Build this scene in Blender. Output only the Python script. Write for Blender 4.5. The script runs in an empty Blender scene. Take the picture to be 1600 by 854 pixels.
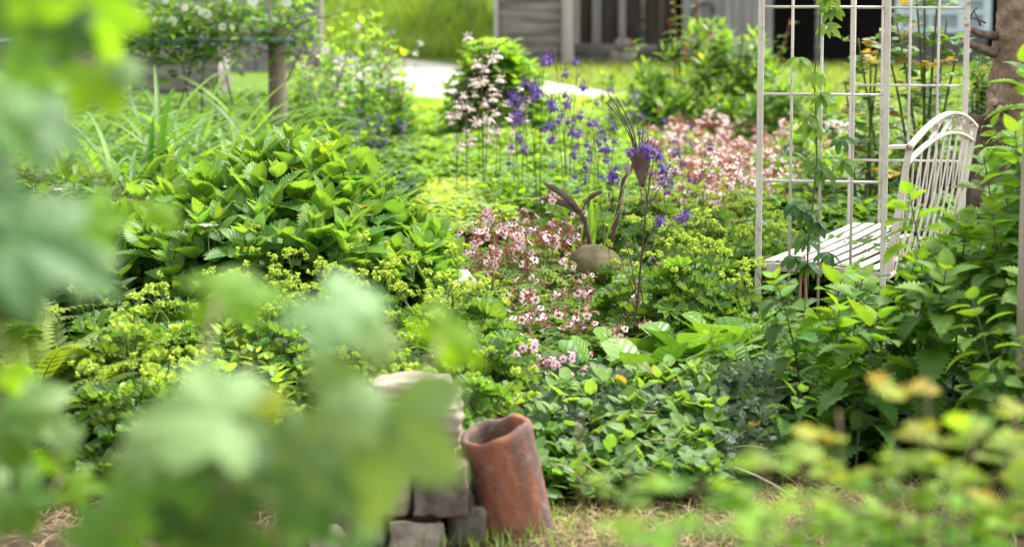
import bpy, bmesh, math
import numpy as np
from mathutils import Vector, Matrix, noise as mnoise

PI = math.pi
rng = np.random.default_rng(11)
scene = bpy.context.scene
COL = scene.collection

# ------------------------------------------------------------------ camera, world, sun, exposure
F = 85.0 / 36.0 * 1600.0
CAMZ = 1.62
PITCH = math.atan(487.0 / F)
CP, SP = math.cos(PITCH), math.sin(PITCH)
cam_d = bpy.data.cameras.new('camera')
cam = bpy.data.objects.new('camera', cam_d)
COL.objects.link(cam)
cam.location = (0, 0, CAMZ)
cam.rotation_euler = (PI / 2 - PITCH, 0, 0)
cam_d.lens = 85.0
cam_d.sensor_width = 36.0
cam_d.clip_start = 0.05
cam_d.clip_end = 2000
cam_d.dof.use_dof = True
cam_d.dof.focus_distance = 9.2
cam_d.dof.aperture_fstop = 2.9
cam_d.dof.aperture_blades = 9
scene.camera = cam

SUN = Vector((0.50, 0.30, 1.0)).normalized()
sun_el = math.asin(SUN.z)
sun_az = math.atan2(SUN.x, SUN.y)
world = bpy.data.worlds.new('World')
scene.world = world
world.use_nodes = True
nt = world.node_tree
nt.nodes.clear()
sky = nt.nodes.new('ShaderNodeTexSky')
sky.sky_type = 'NISHITA'
sky.sun_disc = False
sky.sun_elevation = sun_el
sky.sun_rotation = sun_az
sky.dust_density = 4.0
sky.air_density = 1.0
hsv = nt.nodes.new('ShaderNodeHueSaturation')
hsv.inputs['Saturation'].default_value = 0.12
hsv.inputs['Value'].default_value = 1.0
bg = nt.nodes.new('ShaderNodeBackground')
bg.inputs['Strength'].default_value = 0.145
wo = nt.nodes.new('ShaderNodeOutputWorld')
nt.links.new(sky.outputs[0], hsv.inputs['Color'])
nt.links.new(hsv.outputs[0], bg.inputs['Color'])
nt.links.new(bg.outputs[0], wo.inputs['Surface'])
sun_d = bpy.data.lights.new('sun', 'SUN')
sun_d.energy = 1.5
sun_d.angle = math.radians(12)
sun_d.color = (1.0, 0.95, 0.86)
sun_o = bpy.data.objects.new('sun', sun_d)
COL.objects.link(sun_o)
sun_o.location = (4, 3, 12)
sun_o.rotation_euler = SUN.to_track_quat('Z', 'Y').to_euler()

vs = scene.view_settings
vs.view_transform = 'Standard'
vs.look = 'None'
vs.gamma = 1.0
vs.use_curve_mapping = False
vs.exposure = 1.70
cy = scene.cycles
cy.use_denoising = True
cy.max_bounces = 7
cy.diffuse_bounces = 4
cy.glossy_bounces = 2
cy.transmission_bounces = 5
cy.use_adaptive_sampling = True
cy.adaptive_threshold = 0.01
cy.sample_clamp_indirect = 6.0
cy.caustics_reflective = False
cy.caustics_refractive = False

# ------------------------------------------------------------------ geometry of the view
def ray(px, py):
    u = (px - 800.0) / F
    v = (427.0 - py) / F
    return np.array([u, CP + v * SP, -SP + v * CP])

def P(px, py, Y):
    d = ray(px, py)
    t = Y / d[1]
    return np.array([d[0] * t, Y, CAMZ + d[2] * t])

def XA(px, Y):
    return P(px, 500, Y)[0]

def ss(a, b, x):
    t = np.clip((np.asarray(x, float) - a) / (b - a), 0, 1)
    return t * t * (3 - 2 * t)

def terr(x, y):
    x = np.asarray(x, float)
    y = np.asarray(y, float)
    bed = 0.14 * ss(7.25, 7.95, y + 0.12 * np.sin(x * 3.1) + 0.06 * np.sin(x * 7.7 + 1)) * (1 - ss(13, 18, y))
    bank = 2.6 * ss(42.0, 52, y + 0.12 * (x + 3)) * (1 - ss(-1.2, 0.6, x - (y - 38) * 0.05))
    bump = 0.012 * np.sin(x * 5.3 + y * 2.1) + 0.010 * np.sin(y * 6.1 - x * 3.7)
    bump = bump * (1 - ss(18, 22, y))
    return bed + bank + bump

def tz(x, y):
    return float(terr(x, y))

# ------------------------------------------------------------------ mesh builder
def nrm(a):
    n = np.linalg.norm(a, axis=-1, keepdims=True)
    n[n < 1e-9] = 1
    return a / n

class MB:
    def __init__(self):
        self.v, self.c, self.uv = [], [], []
        self.q, self.t = [], []
        self.qm, self.tm = [], []
        self.n = 0

    def add(self, v, quads=None, tris=None, col=(0.5, 0.5, 0.5), uv=None, mi=0):
        v = np.asarray(v, float).reshape(-1, 3)
        m = len(v)
        c = np.asarray(col, float)
        if c.ndim == 1:
            c = np.tile(c, (m, 1))
        self.v.append(v)
        self.c.append(c)
        self.uv.append(np.full((m, 2), 0.5) if uv is None else np.asarray(uv, float))
        if quads is not None and len(quads):
            q = np.asarray(quads, int).reshape(-1, 4) + self.n
            self.q.append(q)
            self.qm.append(np.full(len(q), mi))
        if tris is not None and len(tris):
            t = np.asarray(tris, int).reshape(-1, 3) + self.n
            self.t.append(t)
            self.tm.append(np.full(len(t), mi))
        self.n += m

    def mesh(self, name, mats, smooth=True):
        me = bpy.data.meshes.new(name)
        v = np.concatenate(self.v)
        c = np.concatenate(self.c)
        uv = np.concatenate(self.uv)
        q = np.concatenate(self.q) if self.q else np.zeros((0, 4), int)
        t = np.concatenate(self.t) if self.t else np.zeros((0, 3), int)
        mi = np.concatenate(self.qm + self.tm) if (self.qm or self.tm) else np.zeros(0, int)
        me.vertices.add(len(v))
        me.vertices.foreach_set('co', v.astype(np.float32).ravel())
        loops = np.concatenate([q.ravel(), t.ravel()]).astype(np.int32)
        starts = np.concatenate([np.arange(len(q)) * 4, len(q) * 4 + np.arange(len(t)) * 3]).astype(np.int32)
        me.loops.add(len(loops))
        me.loops.foreach_set('vertex_index', loops)
        me.polygons.add(len(starts))
        me.polygons.foreach_set('loop_start', starts)
        me.polygons.foreach_set('material_index', mi.astype(np.int32))
        me.polygons.foreach_set('use_smooth', np.full(len(starts), smooth))
        ca = me.attributes.new('Col', 'FLOAT_COLOR', 'POINT')
        ca.data.foreach_set('color', np.concatenate([c, np.ones((len(c), 1))], 1).astype(np.float32).ravel())
        ua = me.attributes.new('LUV', 'FLOAT_VECTOR', 'POINT')
        ua.data.foreach_set('vector', np.concatenate([uv, np.zeros((len(uv), 1))], 1).astype(np.float32).ravel())
        me.update(calc_edges=True)
        me.validate()
        for m in (mats if isinstance(mats, (list, tuple)) else [mats]):
            me.materials.append(m)
        return me

def grid_quads(r, c):
    i = np.arange(r - 1)[:, None] * c + np.arange(c - 1)[None, :]
    return np.stack([i, i + 1, i + c + 1, i + c], -1).reshape(-1, 4)

def leaf_T(W=0.3, a=0.45, b=0.9, teeth=0, tamp=0.14, n=6, cols=1, stalk=0.0):
    """a blade of length 1 along +y"""
    t = np.linspace(0, 1, (2 * teeth if teeth else n) + 1)
    pk = a / (a + b)
    w = W * (np.clip(t, 1e-6, 1) ** a * np.clip(1 - t, 1e-6, 1) ** b) / (pk ** a * (1 - pk) ** b)
    w[-1] = 0.004
    w[0] = min(w[0], 0.012) if w[0] < 0.1 else w[0]
    u = np.linspace(-1, 1, 2 * cols + 1)
    x = u[None, :] * w[:, None]
    y = np.repeat(t[:, None], len(u), 1) + stalk
    if teeth:
        odd = (np.arange(len(t)) % 2 == 1)
        for k, e in ((0, -1), (len(u) - 1, 1)):
            x[odd, k] *= 1 + tamp
            x[~odd, k] *= 1 - tamp * 0.6
            y[odd, k] += 0.45 / (2 * teeth)
    v = np.stack([x, y, np.zeros_like(x)], -1).reshape(-1, 3)
    uv = np.stack([np.repeat(u[None, :], len(t), 0), np.repeat(t[:, None], len(u), 1)], -1).reshape(-1, 2)
    return dict(v=v, q=grid_quads(len(t), len(u)), t=None, uv=uv)

def fan_T(lobes=5, depth=0.5, p=1.4, A=2.8, teeth=3, tamp=0.06, taper=0.25, pleat=0.05, cup=0.1, rings=(0.0, 0.35, 0.7, 1.0), per=8, R=0.55):
    """a palmate leaf round its petiole, middle lobe along +y"""
    m = lobes * per + 1
    th = np.linspace(-A, A, m)
    s = np.linspace(0, lobes, m)
    fr = 2 * (s - np.floor(s - 1e-9)) - 1
    fr[0] = -1
    prof = np.abs(fr)
    r = R * (1 - depth * prof ** p) * (1 - taper * np.abs(th) / A)
    if teeth:
        tt = np.abs((np.arange(m) % 2) * 2.0 - 1) * ((np.arange(m) % 2) * 2.0 - 1)
        r = r * (1 + tamp * tt)
    v, uv = [], []
    for k in rings:
        rr = r * k
        if k < 0.6:
            rr = (r * 0.5 + R * (1 - depth * 0.7) * 0.5) * k
        z = pleat * (prof - 0.5) * rr * 2 + cup * rr ** 2 * 2
        v.append(np.stack([np.sin(th) * rr, np.cos(th) * rr, z], -1))
        uv.append(np.stack([fr, np.full(m, k)], -1))
    v = np.concatenate(v)
    uv = np.concatenate(uv)
    return dict(v=v, q=grid_quads(len(rings), m), t=None, uv=uv)

def bead_T(k=1.0):
    v = np.array([[0, 0, 0], [.3, .5, 0], [0, .5, .3], [-.3, .5, 0], [0, .5, -.3], [0, 1.0, 0]], float)
    t = [[0, 2, 1], [0, 3, 2], [0, 4, 3], [0, 1, 4], [5, 1, 2], [5, 2, 3], [5, 3, 4], [5, 4, 1]]
    return dict(v=v, q=None, t=np.array(t), uv=np.full((6, 2), 0.5))

class LL:
    """list of leaves: each has a place, a direction, an upper side, a size and a colour"""
    def __init__(self):
        self.p, self.d, self.u, self.s, self.c, self.b, self.f, self.w = [], [], [], [], [], [], [], []

    def add(self, p, d, u, s, c, b=0.4, f=0.15, w=1.0):
        self.p.append(p); self.d.append(d); self.u.append(u); self.s.append(s)
        self.c.append(c); self.b.append(b); self.f.append(f); self.w.append(w)

    def emit(self, mb, T, mi=0):
        if not self.p:
            return
        scatter(mb, T, np.array(self.p), np.array(self.d), np.array(self.u), np.array(self.s), np.array(self.c),
                np.array(self.b), np.array(self.f), np.array(self.w), mi)

def scatter(mb, T, pos, yd, zd, size, col, bend=0.0, fold=0.0, wid=1.0, mi=0):
    N = len(pos)
    if N == 0:
        return
    V = T['v']
    M = len(V)
    yd = nrm(np.asarray(yd, float))
    zd = np.asarray(zd, float)
    xd = np.cross(yd, zd)
    bad = np.linalg.norm(xd, axis=1) < 1e-4
    if bad.any():
        xd[bad] = np.cross(yd[bad], np.array([0.31, 0.77, 0.2]))
    xd = nrm(xd)
    zd = np.cross(xd, yd)
    b = np.broadcast_to(np.asarray(bend, float), (N,))[:, None]
    b = np.where(np.abs(b) < 1e-3, 1e-3, b)
    fo = np.broadcast_to(np.asarray(fold, float), (N,))[:, None]
    w = np.broadcast_to(np.asarray(wid, float), (N,))[:, None]
    x = V[None, :, 0] * w
    y = V[None, :, 1]
    z = V[None, :, 2] + fo * np.abs(V[None, :, 0]) * w
    yb = np.sin(b * y) / b + z * np.sin(b * y)
    zb = -(1 - np.cos(b * y)) / b + z * np.cos(b * y)
    s = np.broadcast_to(np.asarray(size, float), (N,))[:, None, None]
    out = np.asarray(pos, float)[:, None, :] + s * (x[..., None] * xd[:, None, :] + yb[..., None] * yd[:, None, :] + zb[..., None] * zd[:, None, :])
    c = np.asarray(col, float)
    if c.ndim == 1:
        c = np.tile(c, (N, 1))
    off = (np.arange(N) * M)[:, None, None]
    q = (T['q'][None] + off).reshape(-1, 4) if T['q'] is not None else None
    t = (T['t'][None] + off).reshape(-1, 3) if T['t'] is not None else None
    mb.add(out.reshape(-1, 3), q, t, np.repeat(c, M, 0), np.tile(T['uv'], (N, 1)), mi)

def tube(mb, path, r, n=5, col=(0.1, 0.1, 0.05), mi=0, cap=True):
    p = np.asarray(path, float)
    K = len(p)
    r = np.broadcast_to(np.asarray(r, float), (K,))
    tg = nrm(np.gradient(p, axis=0))
    ref = np.array([0.93, 0.29, 0.21]) if abs(tg[0][0]) < 0.8 else np.array([0.1, 0.3, 0.95])
    a = nrm(np.cross(tg, ref))
    b = np.cross(tg, a)
    an = np.arange(n) / n * 2 * PI
    v = p[:, None, :] + r[:, None, None] * (np.cos(an)[None, :, None] * a[:, None, :] + np.sin(an)[None, :, None] * b[:, None, :])
    i = np.arange(K - 1)[:, None] * n
    j = np.arange(n)[None, :]
    j2 = (j + 1) % n
    q = np.stack([i + j, i + j2, i + n + j2, i + n + j], -1).reshape(-1, 4)
    vv = v.reshape(-1, 3)
    tr = []
    if cap:
        vv = np.concatenate([vv, p[-1:], p[:1]])
        e = K * n
        for k in range(n):
            tr.append([e - n + k, e - n + (k + 1) % n, e])
            tr.append([(k + 1) % n, k, e + 1])
    mb.add(vv, q, tr if tr else None, col, None, mi)

def curve(p0, p1, p2, k=6):
    t = np.linspace(0, 1, k)[:, None]
    return (1 - t) ** 2 * np.asarray(p0) + 2 * t * (1 - t) * np.asarray(p1) + t * t * np.asarray(p2)

def sweep(mb, path, w, t, side, col=(0.5, 0.5, 0.5), ch=0.22, mi=0):
    """flat or square bar along a path: w across `side`, t across the other way, edges chamfered"""
    p = np.asarray(path, float)
    K = len(p)
    w = np.broadcast_to(np.asarray(w, float), (K,)) / 2
    t = np.broadcast_to(np.asarray(t, float), (K,)) / 2
    tg = nrm(np.gradient(p, axis=0))
    side = np.broadcast_to(np.asarray(side, float), (K, 3))
    b = nrm(np.cross(tg, side))
    a = np.cross(b, tg)
    c = np.minimum(w, t) * ch
    ring = []
    for sx, sy in ((1, 1), (-1, 1), (-1, -1), (1, -1)):
        k1 = (sx * (w - c), sy * t)
        k2 = (sx * w, sy * (t - c))
        ring += [k2, k1] if sx * sy > 0 else [k1, k2]
    v = np.stack([p + a * x[:, None] + b * y[:, None] for x, y in ring], 1)
    n = 8
    i = np.arange(K - 1)[:, None] * n
    j = np.arange(n)[None, :]
    j2 = (j + 1) % n
    q = np.stack([i + j, i + j2, i + n + j2, i + n + j], -1).reshape(-1, 4)
    vv = np.concatenate([v.reshape(-1, 3), p[-1:], p[:1]])
    e = K * n
    tr = []
    for k in range(n):
        tr.append([e - n + k, e - n + (k + 1) % n, e])
        tr.append([(k + 1) % n, k, e + 1])
    mb.add(vv, q, tr, col, None, mi)

def box(mb, lo, hi, col=(0.5, 0.5, 0.5), M=None, mi=0):
    lo = np.asarray(lo, float); hi = np.asarray(hi, float)
    v = np.array([[x, y, z] for z in (0, 1) for y in (0, 1) for x in (0, 1)], float) * (hi - lo) + lo
    if M is not None:
        v = (np.asarray(M.to_3x3()) @ v.T).T + np.asarray(M.translation)
    q = [[0, 2, 3, 1], [4, 5, 7, 6], [0, 1, 5, 4], [2, 6, 7, 3], [0, 4, 6, 2], [1, 3, 7, 5]]
    mb.add(v, q, None, col, None, mi)

def block_mesh(name, dim, mat, seed=0, r=0.02, amp=0.008, cuts=12, freq=9.0, col=(0.3, 0.3, 0.3), layers=0.0):
    bm = bmesh.new()
    bmesh.ops.create_cube(bm, size=2.0)
    bmesh.ops.subdivide_edges(bm, edges=bm.edges[:], cuts=cuts, use_grid_fill=True)
    d = np.array(dim) / 2
    for vv in bm.verts:
        p = np.array(vv.co) * d
        qc = np.clip(p, -(d - r), d - r)
        dv = p - qc
        L = np.linalg.norm(dv)
        n = dv / L if L > 1e-9 else nrm(np.array(vv.co)[None])[0]
        p = qc + (n * r if L > 1e-9 else 0)
        s = Vector(p) * freq + Vector((seed * 7.3, seed * 3.1, seed * 1.7))
        dn = mnoise.fractal(s, 0.9, 2.1, 4) * amp + mnoise.noise(s * 0.35) * amp * 1.6
        if layers:
            dn += layers * math.sin(p[2] * 190 + 3 * mnoise.noise(s * 0.5)) * (abs(n[2]) < 0.7)
        p = p + n * dn
        vv.co = p
    me = bpy.data.meshes.new(name)
    bm.to_mesh(me)
    bm.free()
    me.polygons.foreach_set('use_smooth', [True] * len(me.polygons))
    me.materials.append(mat)
    return me

# ------------------------------------------------------------------ objects
def setp(o, label=None, cat=None, group=None, kind=None):
    if label: o['label'] = label
    if cat: o['category'] = cat
    if group: o['group'] = group
    if kind: o['kind'] = kind
    return o

def obj(name, me, parent=None, M=None, label=None):
    o = bpy.data.objects.new(name, me)
    COL.objects.link(o)
    if parent is not None:
        o.parent = parent
    if M is not None:
        o.matrix_local = M
    if label:
        o['label'] = label
    return o

def thing(name, label, cat, group=None, loc=(0, 0, 0), rz=0.0, sc=1.0, tilt=(0, 0)):
    o = bpy.data.objects.new(name, None)
    COL.objects.link(o)
    o.empty_display_size = 0.1
    o.location = loc
    o.rotation_euler = (tilt[0], tilt[1], rz)
    o.scale = (sc, sc, sc)
    return setp(o, label, cat, group)

def plant(name, spec, label, cat, group, x, y, rz=0.0, sc=1.0, z=None, tilt=(0, 0)):
    t = thing(name, label, cat, group, (x, y, tz(x, y) - 0.005 if z is None else z), rz, sc, tilt)
    for s in spec:
        o = obj(s[0], s[1], t, s[2] if len(s) > 2 else None)
        if len(s) > 3:
            for k in s[3]:
                obj(k[0], k[1], o, k[2] if len(k) > 2 else None)
    return t

def struct(name, me, kind='structure', label=None, cat=None):
    return setp(obj(name, me), label, cat, None, kind)

# ------------------------------------------------------------------ materials
def mat(name):
    m = bpy.data.materials.new(name)
    m.use_nodes = True
    n = m.node_tree
    n.nodes.clear()
    return m, n

class N:
    def __init__(self, tree):
        self.t = tree
    def __call__(self, typ, ins=None, **kw):
        n = self.t.nodes.new('ShaderNode' + typ)
        for k, v in kw.items():
            setattr(n, k, v)
        for k, v in (ins or {}).items():
            if hasattr(v, 'links') or hasattr(v, 'is_output'):
                self.t.links.new(v, n.inputs[k])
            else:
                n.inputs[k].default_value = v
        return n
    def math(self, op, a, b=0.0, c=None, clamp=False):
        ins = {0: a, 1: b}
        if c is not None: ins[2] = c
        n = self('Math', ins, operation=op)
        n.use_clamp = clamp
        return n.outputs[0]
    def mix(self, f, a, b, blend='MIX'):
        n = self.t.nodes.new('ShaderNodeMix')
        n.data_type = 'RGBA'
        n.blend_type = blend
        for s, v in ((n.inputs[0], f), (n.inputs[6], a), (n.inputs[7], b)):
            if hasattr(v, 'is_output'): self.t.links.new(v, s)
            elif isinstance(v, (int, float)): s.default_value = v
            else: s.default_value = tuple(v) + ((1,) if len(v) == 3 else ())
        return n.outputs[2]
    def ramp(self, f, stops, interp='LINEAR'):
        n = self.t.nodes.new('ShaderNodeValToRGB')
        n.color_ramp.interpolation = interp
        el = n.color_ramp.elements
        while len(el) < len(stops): el.new(0.5)
        for e, (p, c) in zip(el, stops):
            e.position = p
            e.color = tuple(c) + ((1,) if len(c) == 3 else ())
        self.t.links.new(f, n.inputs[0])
        return n.outputs[0]

def leaf_mat(name, trans=0.42, rough=0.42, nv=7.0, slant=2.2, vein=0.5, bump=0.35, spec=0.38, tgain=(2.3, 2.1, 0.8), mott=0.35, gain=(1.42, 1.42, 1.3)):
    m, tr = mat(name)
    n = N(tr)
    colr = n.mix(1.0, n('Attribute', attribute_name='Col').outputs['Color'], gain, 'MULTIPLY')
    uvv = n('Attribute', attribute_name='LUV').outputs['Vector']
    sep = n('SeparateXYZ', {0: uvv})
    au = n.math('ABSOLUTE', sep.outputs[0])
    v = sep.outputs[1]
    mid = n.math('SUBTRACT', 1.0, n.math('MULTIPLY', au, 14.0), clamp=True)
    ph = n.math('SUBTRACT', n.math('MULTIPLY', v, nv), n.math('MULTIPLY', au, slant))
    fr = n.math('FRACT', ph)
    sd = n.math('ABSOLUTE', n.math('SUBTRACT', fr, 0.5))
    sv = n.math('MULTIPLY', n.math('SUBTRACT', sd, 0.42), 11.0, clamp=True)
    vm = n.math('MAXIMUM', mid, n.math('MULTIPLY', sv, 0.6))
    tc = n('TexCoord').outputs['Object']
    nz = n('TexNoise', {'Vector': tc, 'Scale': 22.0, 'Detail': 3.0}).outputs['Fac']
    g = n.math('ADD', n.math('MULTIPLY', nz, mott * 2), 1.0 - mott)
    base = n.mix(1.0, colr, n('CombineColor', {0: g, 1: g, 2: g}).outputs[0], 'MULTIPLY')
    lite = n.mix(1.0, base, (1.7, 1.55, 1.5), 'MULTIPLY')
    base = n.mix(n.math('MULTIPLY', vm, vein), base, lite)
    tcol = n.mix(1.0, base, tgain, 'MULTIPLY')
    # pillowing between the side veins and a sunken midrib
    hgt = n.math('ADD', n.math('MULTIPLY', sd, -0.9), n.math('MULTIPLY', mid, -0.5))
    hgt = n.math('ADD', hgt, n.math('MULTIPLY', nz, 0.5))
    bp = n('Bump', {'Height': hgt, 'Strength': bump, 'Distance': 0.004})
    pr = n('BsdfPrincipled', {'Base Color': base, 'Roughness': rough, 'Normal': bp.outputs[0], 'Specular IOR Level': spec})
    tl = n('BsdfTranslucent', {'Color': tcol, 'Normal': bp.outputs[0]})
    mx = n('MixShader', {0: trans, 1: pr.outputs[0], 2: tl.outputs[0]})
    n('OutputMaterial', {'Surface': mx.outputs[0]})
    return m

def attr_mat(name, rough=0.7, trans=0.0, mott=0.25, scale=30.0, bump=0.2, spec=0.4):
    m, tr = mat(name)
    n = N(tr)
    colr = n('Attribute', attribute_name='Col').outputs['Color']
    tc = n('TexCoord').outputs['Object']
    nz = n('TexNoise', {'Vector': tc, 'Scale': scale, 'Detail': 4.0}).outputs['Fac']
    g = n.math('ADD', n.math('MULTIPLY', nz, mott * 2), 1.0 - mott)
    base = n.mix(1.0, colr, n('CombineColor', {0: g, 1: g, 2: g}).outputs[0], 'MULTIPLY')
    bp = n('Bump', {'Height': nz, 'Strength': bump, 'Distance': 0.004})
    pr = n('BsdfPrincipled', {'Base Color': base, 'Roughness': rough, 'Normal': bp.outputs[0], 'Specular IOR Level': spec})
    if trans:
        tl = n('BsdfTranslucent', {'Color': base})
        mx = n('MixShader', {0: trans, 1: pr.outputs[0], 2: tl.outputs[0]})
        n('OutputMaterial', {'Surface': mx.outputs[0]})
    else:
        n('OutputMaterial', {'Surface': pr.outputs[0]})
    return m

def ramp_mat(name, stops, scale=(6, 6, 6), detail=8.0, rough=0.85, bump=0.6, dist=0.01, rough_n=0.6, fine=60.0, fine_amt=0.25, coord='Object', spec=0.3, lich=None):
    m, tr = mat(name)
    n = N(tr)
    tc = n('TexCoord').outputs[coord]
    mp = n('Mapping', {0: tc, 3: scale}).outputs[0]
    nz = n('TexNoise', {'Vector': mp, 'Scale': 1.0, 'Detail': detail, 'Roughness': rough_n}).outputs['Fac']
    c = n.ramp(nz, stops)
    fz = n('TexNoise', {'Vector': tc, 'Scale': fine, 'Detail': 5.0, 'Roughness': 0.7}).outputs['Fac']
    g = n.math('ADD', n.math('MULTIPLY', fz, fine_amt * 2), 1.0 - fine_amt)
    c = n.mix(1.0, c, n('CombineColor', {0: g, 1: g, 2: g}).outputs[0], 'MULTIPLY')
    if lich:
        lz = n('TexNoise', {'Vector': tc, 'Scale': lich[1], 'Detail': 6.0, 'Roughness': 0.65}).outputs['Fac']
        c = n.mix(n.math('MULTIPLY', n.math('SUBTRACT', lz, lich[2]), lich[3], clamp=True), c, lich[0])
    h = n.math('ADD', n.math('MULTIPLY', nz, 0.7), n.math('MULTIPLY', fz, 0.3))
    bp = n('Bump', {'Height': h, 'Strength': bump, 'Distance': dist})
    pr = n('BsdfPrincipled', {'Base Color': c, 'Roughness': rough, 'Normal': bp.outputs[0], 'Specular IOR Level': spec})
    n('OutputMaterial', {'Surface': pr.outputs[0]})
    return m

M_LEAF = leaf_mat('leaf_soft')
M_NETTLE = leaf_mat('leaf_nettle', trans=0.36, rough=0.48, nv=8.0, slant=2.6, vein=0.35, bump=0.7)
M_GLOSS = leaf_mat('leaf_glossy', trans=0.33, rough=0.27, nv=6.0, slant=2.0, vein=0.45, bump=0.45)
M_PALM = leaf_mat('leaf_palmate', trans=0.38, rough=0.36, spec=0.48, nv=5.0, slant=1.8, vein=0.55, bump=0.5)
M_BLADE = leaf_mat('leaf_blade', trans=0.35, rough=0.4, nv=0.0, slant=3.0, vein=0.25, bump=0.3, mott=0.2)
M_PETAL = attr_mat('petal', rough=0.55, trans=0.4, mott=0.1, scale=60, bump=0.1)
M_STEM = attr_mat('stem', rough=0.6, mott=0.25, scale=40)
M_STRAW = attr_mat('straw', rough=0.8, trans=0.15, mott=0.2)
# ------------------------------------------------------------------ the setting: soil, path, grass bank
def ground_mesh():
    xs = np.concatenate([np.linspace(-400, -30, 8)[:-1], np.linspace(-30, -6, 30)[:-1], np.linspace(-6, 6, 150)[:-1], np.linspace(6, 30, 24)[:-1], np.linspace(30, 400, 8)])
    ys = np.concatenate([np.linspace(-60, 0, 8)[:-1], np.linspace(0, 6.5, 30)[:-1], np.linspace(6.5, 14, 130)[:-1], np.linspace(14, 60, 110)[:-1], np.linspace(60, 600, 10)])
    X, Y = np.meshgrid(xs, ys)
    v = np.stack([X, Y, terr(X, Y)], -1).reshape(-1, 3)
    mb = MB()
    mb.add(v, grid_quads(len(ys), len(xs)))
    return mb

def ground_mat():
    m, tr = mat('soil_and_turf')
    n = N(tr)
    pos = n('NewGeometry').outputs['Position']
    sep = n('SeparateXYZ', {0: pos})
    nz = n('TexNoise', {'Vector': pos, 'Scale': 7.0, 'Detail': 8.0, 'Roughness': 0.65}).outputs['Fac']
    soil = n.ramp(nz, [(0.3, (0.018, 0.011, 0.007)), (0.5, (0.05, 0.032, 0.02)), (0.68, (0.11, 0.075, 0.05))])
    nz2 = n('TexNoise', {'Vector': pos, 'Scale': 0.9, 'Detail': 7.0, 'Roughness': 0.6}).outputs['Fac']
    turf = n.ramp(nz2, [(0.3, (0.06, 0.12, 0.015)), (0.5, (0.11, 0.19, 0.025)), (0.7, (0.2, 0.23, 0.06))])
    f = n.math('ADD', n.math('MULTIPLY', n.math('SUBTRACT', sep.outputs[1], 22.5), 0.8), n.math('MULTIPLY', n.math('SUBTRACT', nz2, 0.5), 4.0), clamp=True)
    c = n.mix(f, soil, turf)
    bp = n('Bump', {'Height': nz, 'Strength': 0.9, 'Distance': 0.03})
    pr = n('BsdfPrincipled', {'Base Color': c, 'Roughness': 0.95, 'Normal': bp.outputs[0], 'Specular IOR Level': 0.15})
    n('OutputMaterial', {'Surface': pr.outputs[0]})
    return m

struct('ground', ground_mesh().mesh('ground', ground_mat()))

def Gp(px, py):
    d = ray(px, py)
    t = CAMZ / -d[2]
    return np.array([d[0] * t, d[1] * t])

M_PATH = ramp_mat('pale_gravel', [(0.3, (0.44, 0.41, 0.37)), (0.55, (0.54, 0.51, 0.46)), (0.8, (0.62, 0.59, 0.55))], scale=(1.2, 1.2, 1.2), fine=25.0, fine_amt=0.2, rough=0.95, bump=0.4, spec=0.1, coord='Object')
up = [(520, 86), (560, 87), (600, 89), (700, 101), (790, 118), (890, 135), (960, 146), (1060, 160), (1220, 183), (1420, 200), (1700, 215)]
dn = [(520, 158), (560, 162), (600, 168), (690, 176), (790, 182), (890, 190), (960, 198), (1060, 205), (1220, 212), (1420, 228), (1700, 248)]
pm = MB()
pv = []
for (a, b), (c, d) in zip(up, dn):
    g0, g1 = Gp(a, b), Gp(c, d)
    for k in np.linspace(0, 1, 6):
        q = g0 * (1 - k) + g1 * k
        pv.append([q[0], q[1], tz(q[0], q[1]) + 0.006 + 0.02 * math.sin(k * PI)])
pm.add(pv, grid_quads(len(up), 6))
struct('gravel_path', pm.mesh('gravel_path', M_PATH))

def blades(name, pts, h, w, cols, label, seed=1, lean=0.5, bend=0.8, kind='stuff', mat_=None, cat='grass', flat=False):
    r = np.random.default_rng(seed)
    n = len(pts)
    T = leaf_T(W=0.5, a=0.12, b=0.8, n=4)
    az = r.uniform(0, 2 * PI, n)
    el = r.uniform(0.05, lean, n) if not flat else r.uniform(1.2, 1.6, n)
    d = np.stack([np.cos(az) * np.sin(el), np.sin(az) * np.sin(el), np.cos(el)], -1)
    u = np.stack([-np.cos(az) * np.cos(el), -np.sin(az) * np.cos(el), np.sin(el)], -1)
    if not flat:
        u = -u
        u = np.stack([np.cos(az), np.sin(az), np.zeros(n)], -1) * -1
    L = h * r.uniform(0.5, 1.15, n)
    k = r.uniform(0, 1, (n, 1))
    c = np.array(cols[0]) * (1 - k) + np.array(cols[1]) * k
    p = np.stack([pts[:, 0], pts[:, 1], terr(pts[:, 0], pts[:, 1]) + (0 if not flat else r.uniform(0.0, 0.035, n))], -1)
    mb = MB()
    scatter(mb, T, p, d, u, L, c, r.uniform(0.1, bend, n), 0.1, w / L)
    o = obj(name, mb.mesh(name, mat_ or M_BLADE))
    return setp(o, label, cat, None, kind)

# long grass on the bank beside the barn and the turf strip between path and barn
r_ = np.random.default_rng(5)
bp_ = np.stack([r_.uniform(-9, 0.2, 16000), r_.uniform(40.8, 52, 16000)], -1)
bp_ = bp_[bp_[:, 0] < (bp_[:, 1] - 38) * 0.05 - 0.1]
blades('bank_grass', bp_, 0.45, 0.035, [(0.08, 0.17, 0.015), (0.18, 0.24, 0.04)], 'long blurred grass on the bank left of the barn', 6)
sp_ = np.stack([r_.uniform(-4, 9, 24000), r_.uniform(25.5, 38.5, 24000)], -1)
ug = np.array([Gp(a, b) for a, b in up])
keep = sp_[:, 1] > np.interp(sp_[:, 0], ug[:, 0], ug[:, 1]) + 0.25
sp_ = sp_[keep]
blades('verge_grass', sp_, 0.12, 0.03, [(0.07, 0.16, 0.02), (0.26, 0.27, 0.07)], 'short grass between the gravel path and the barn', 7)

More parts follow.
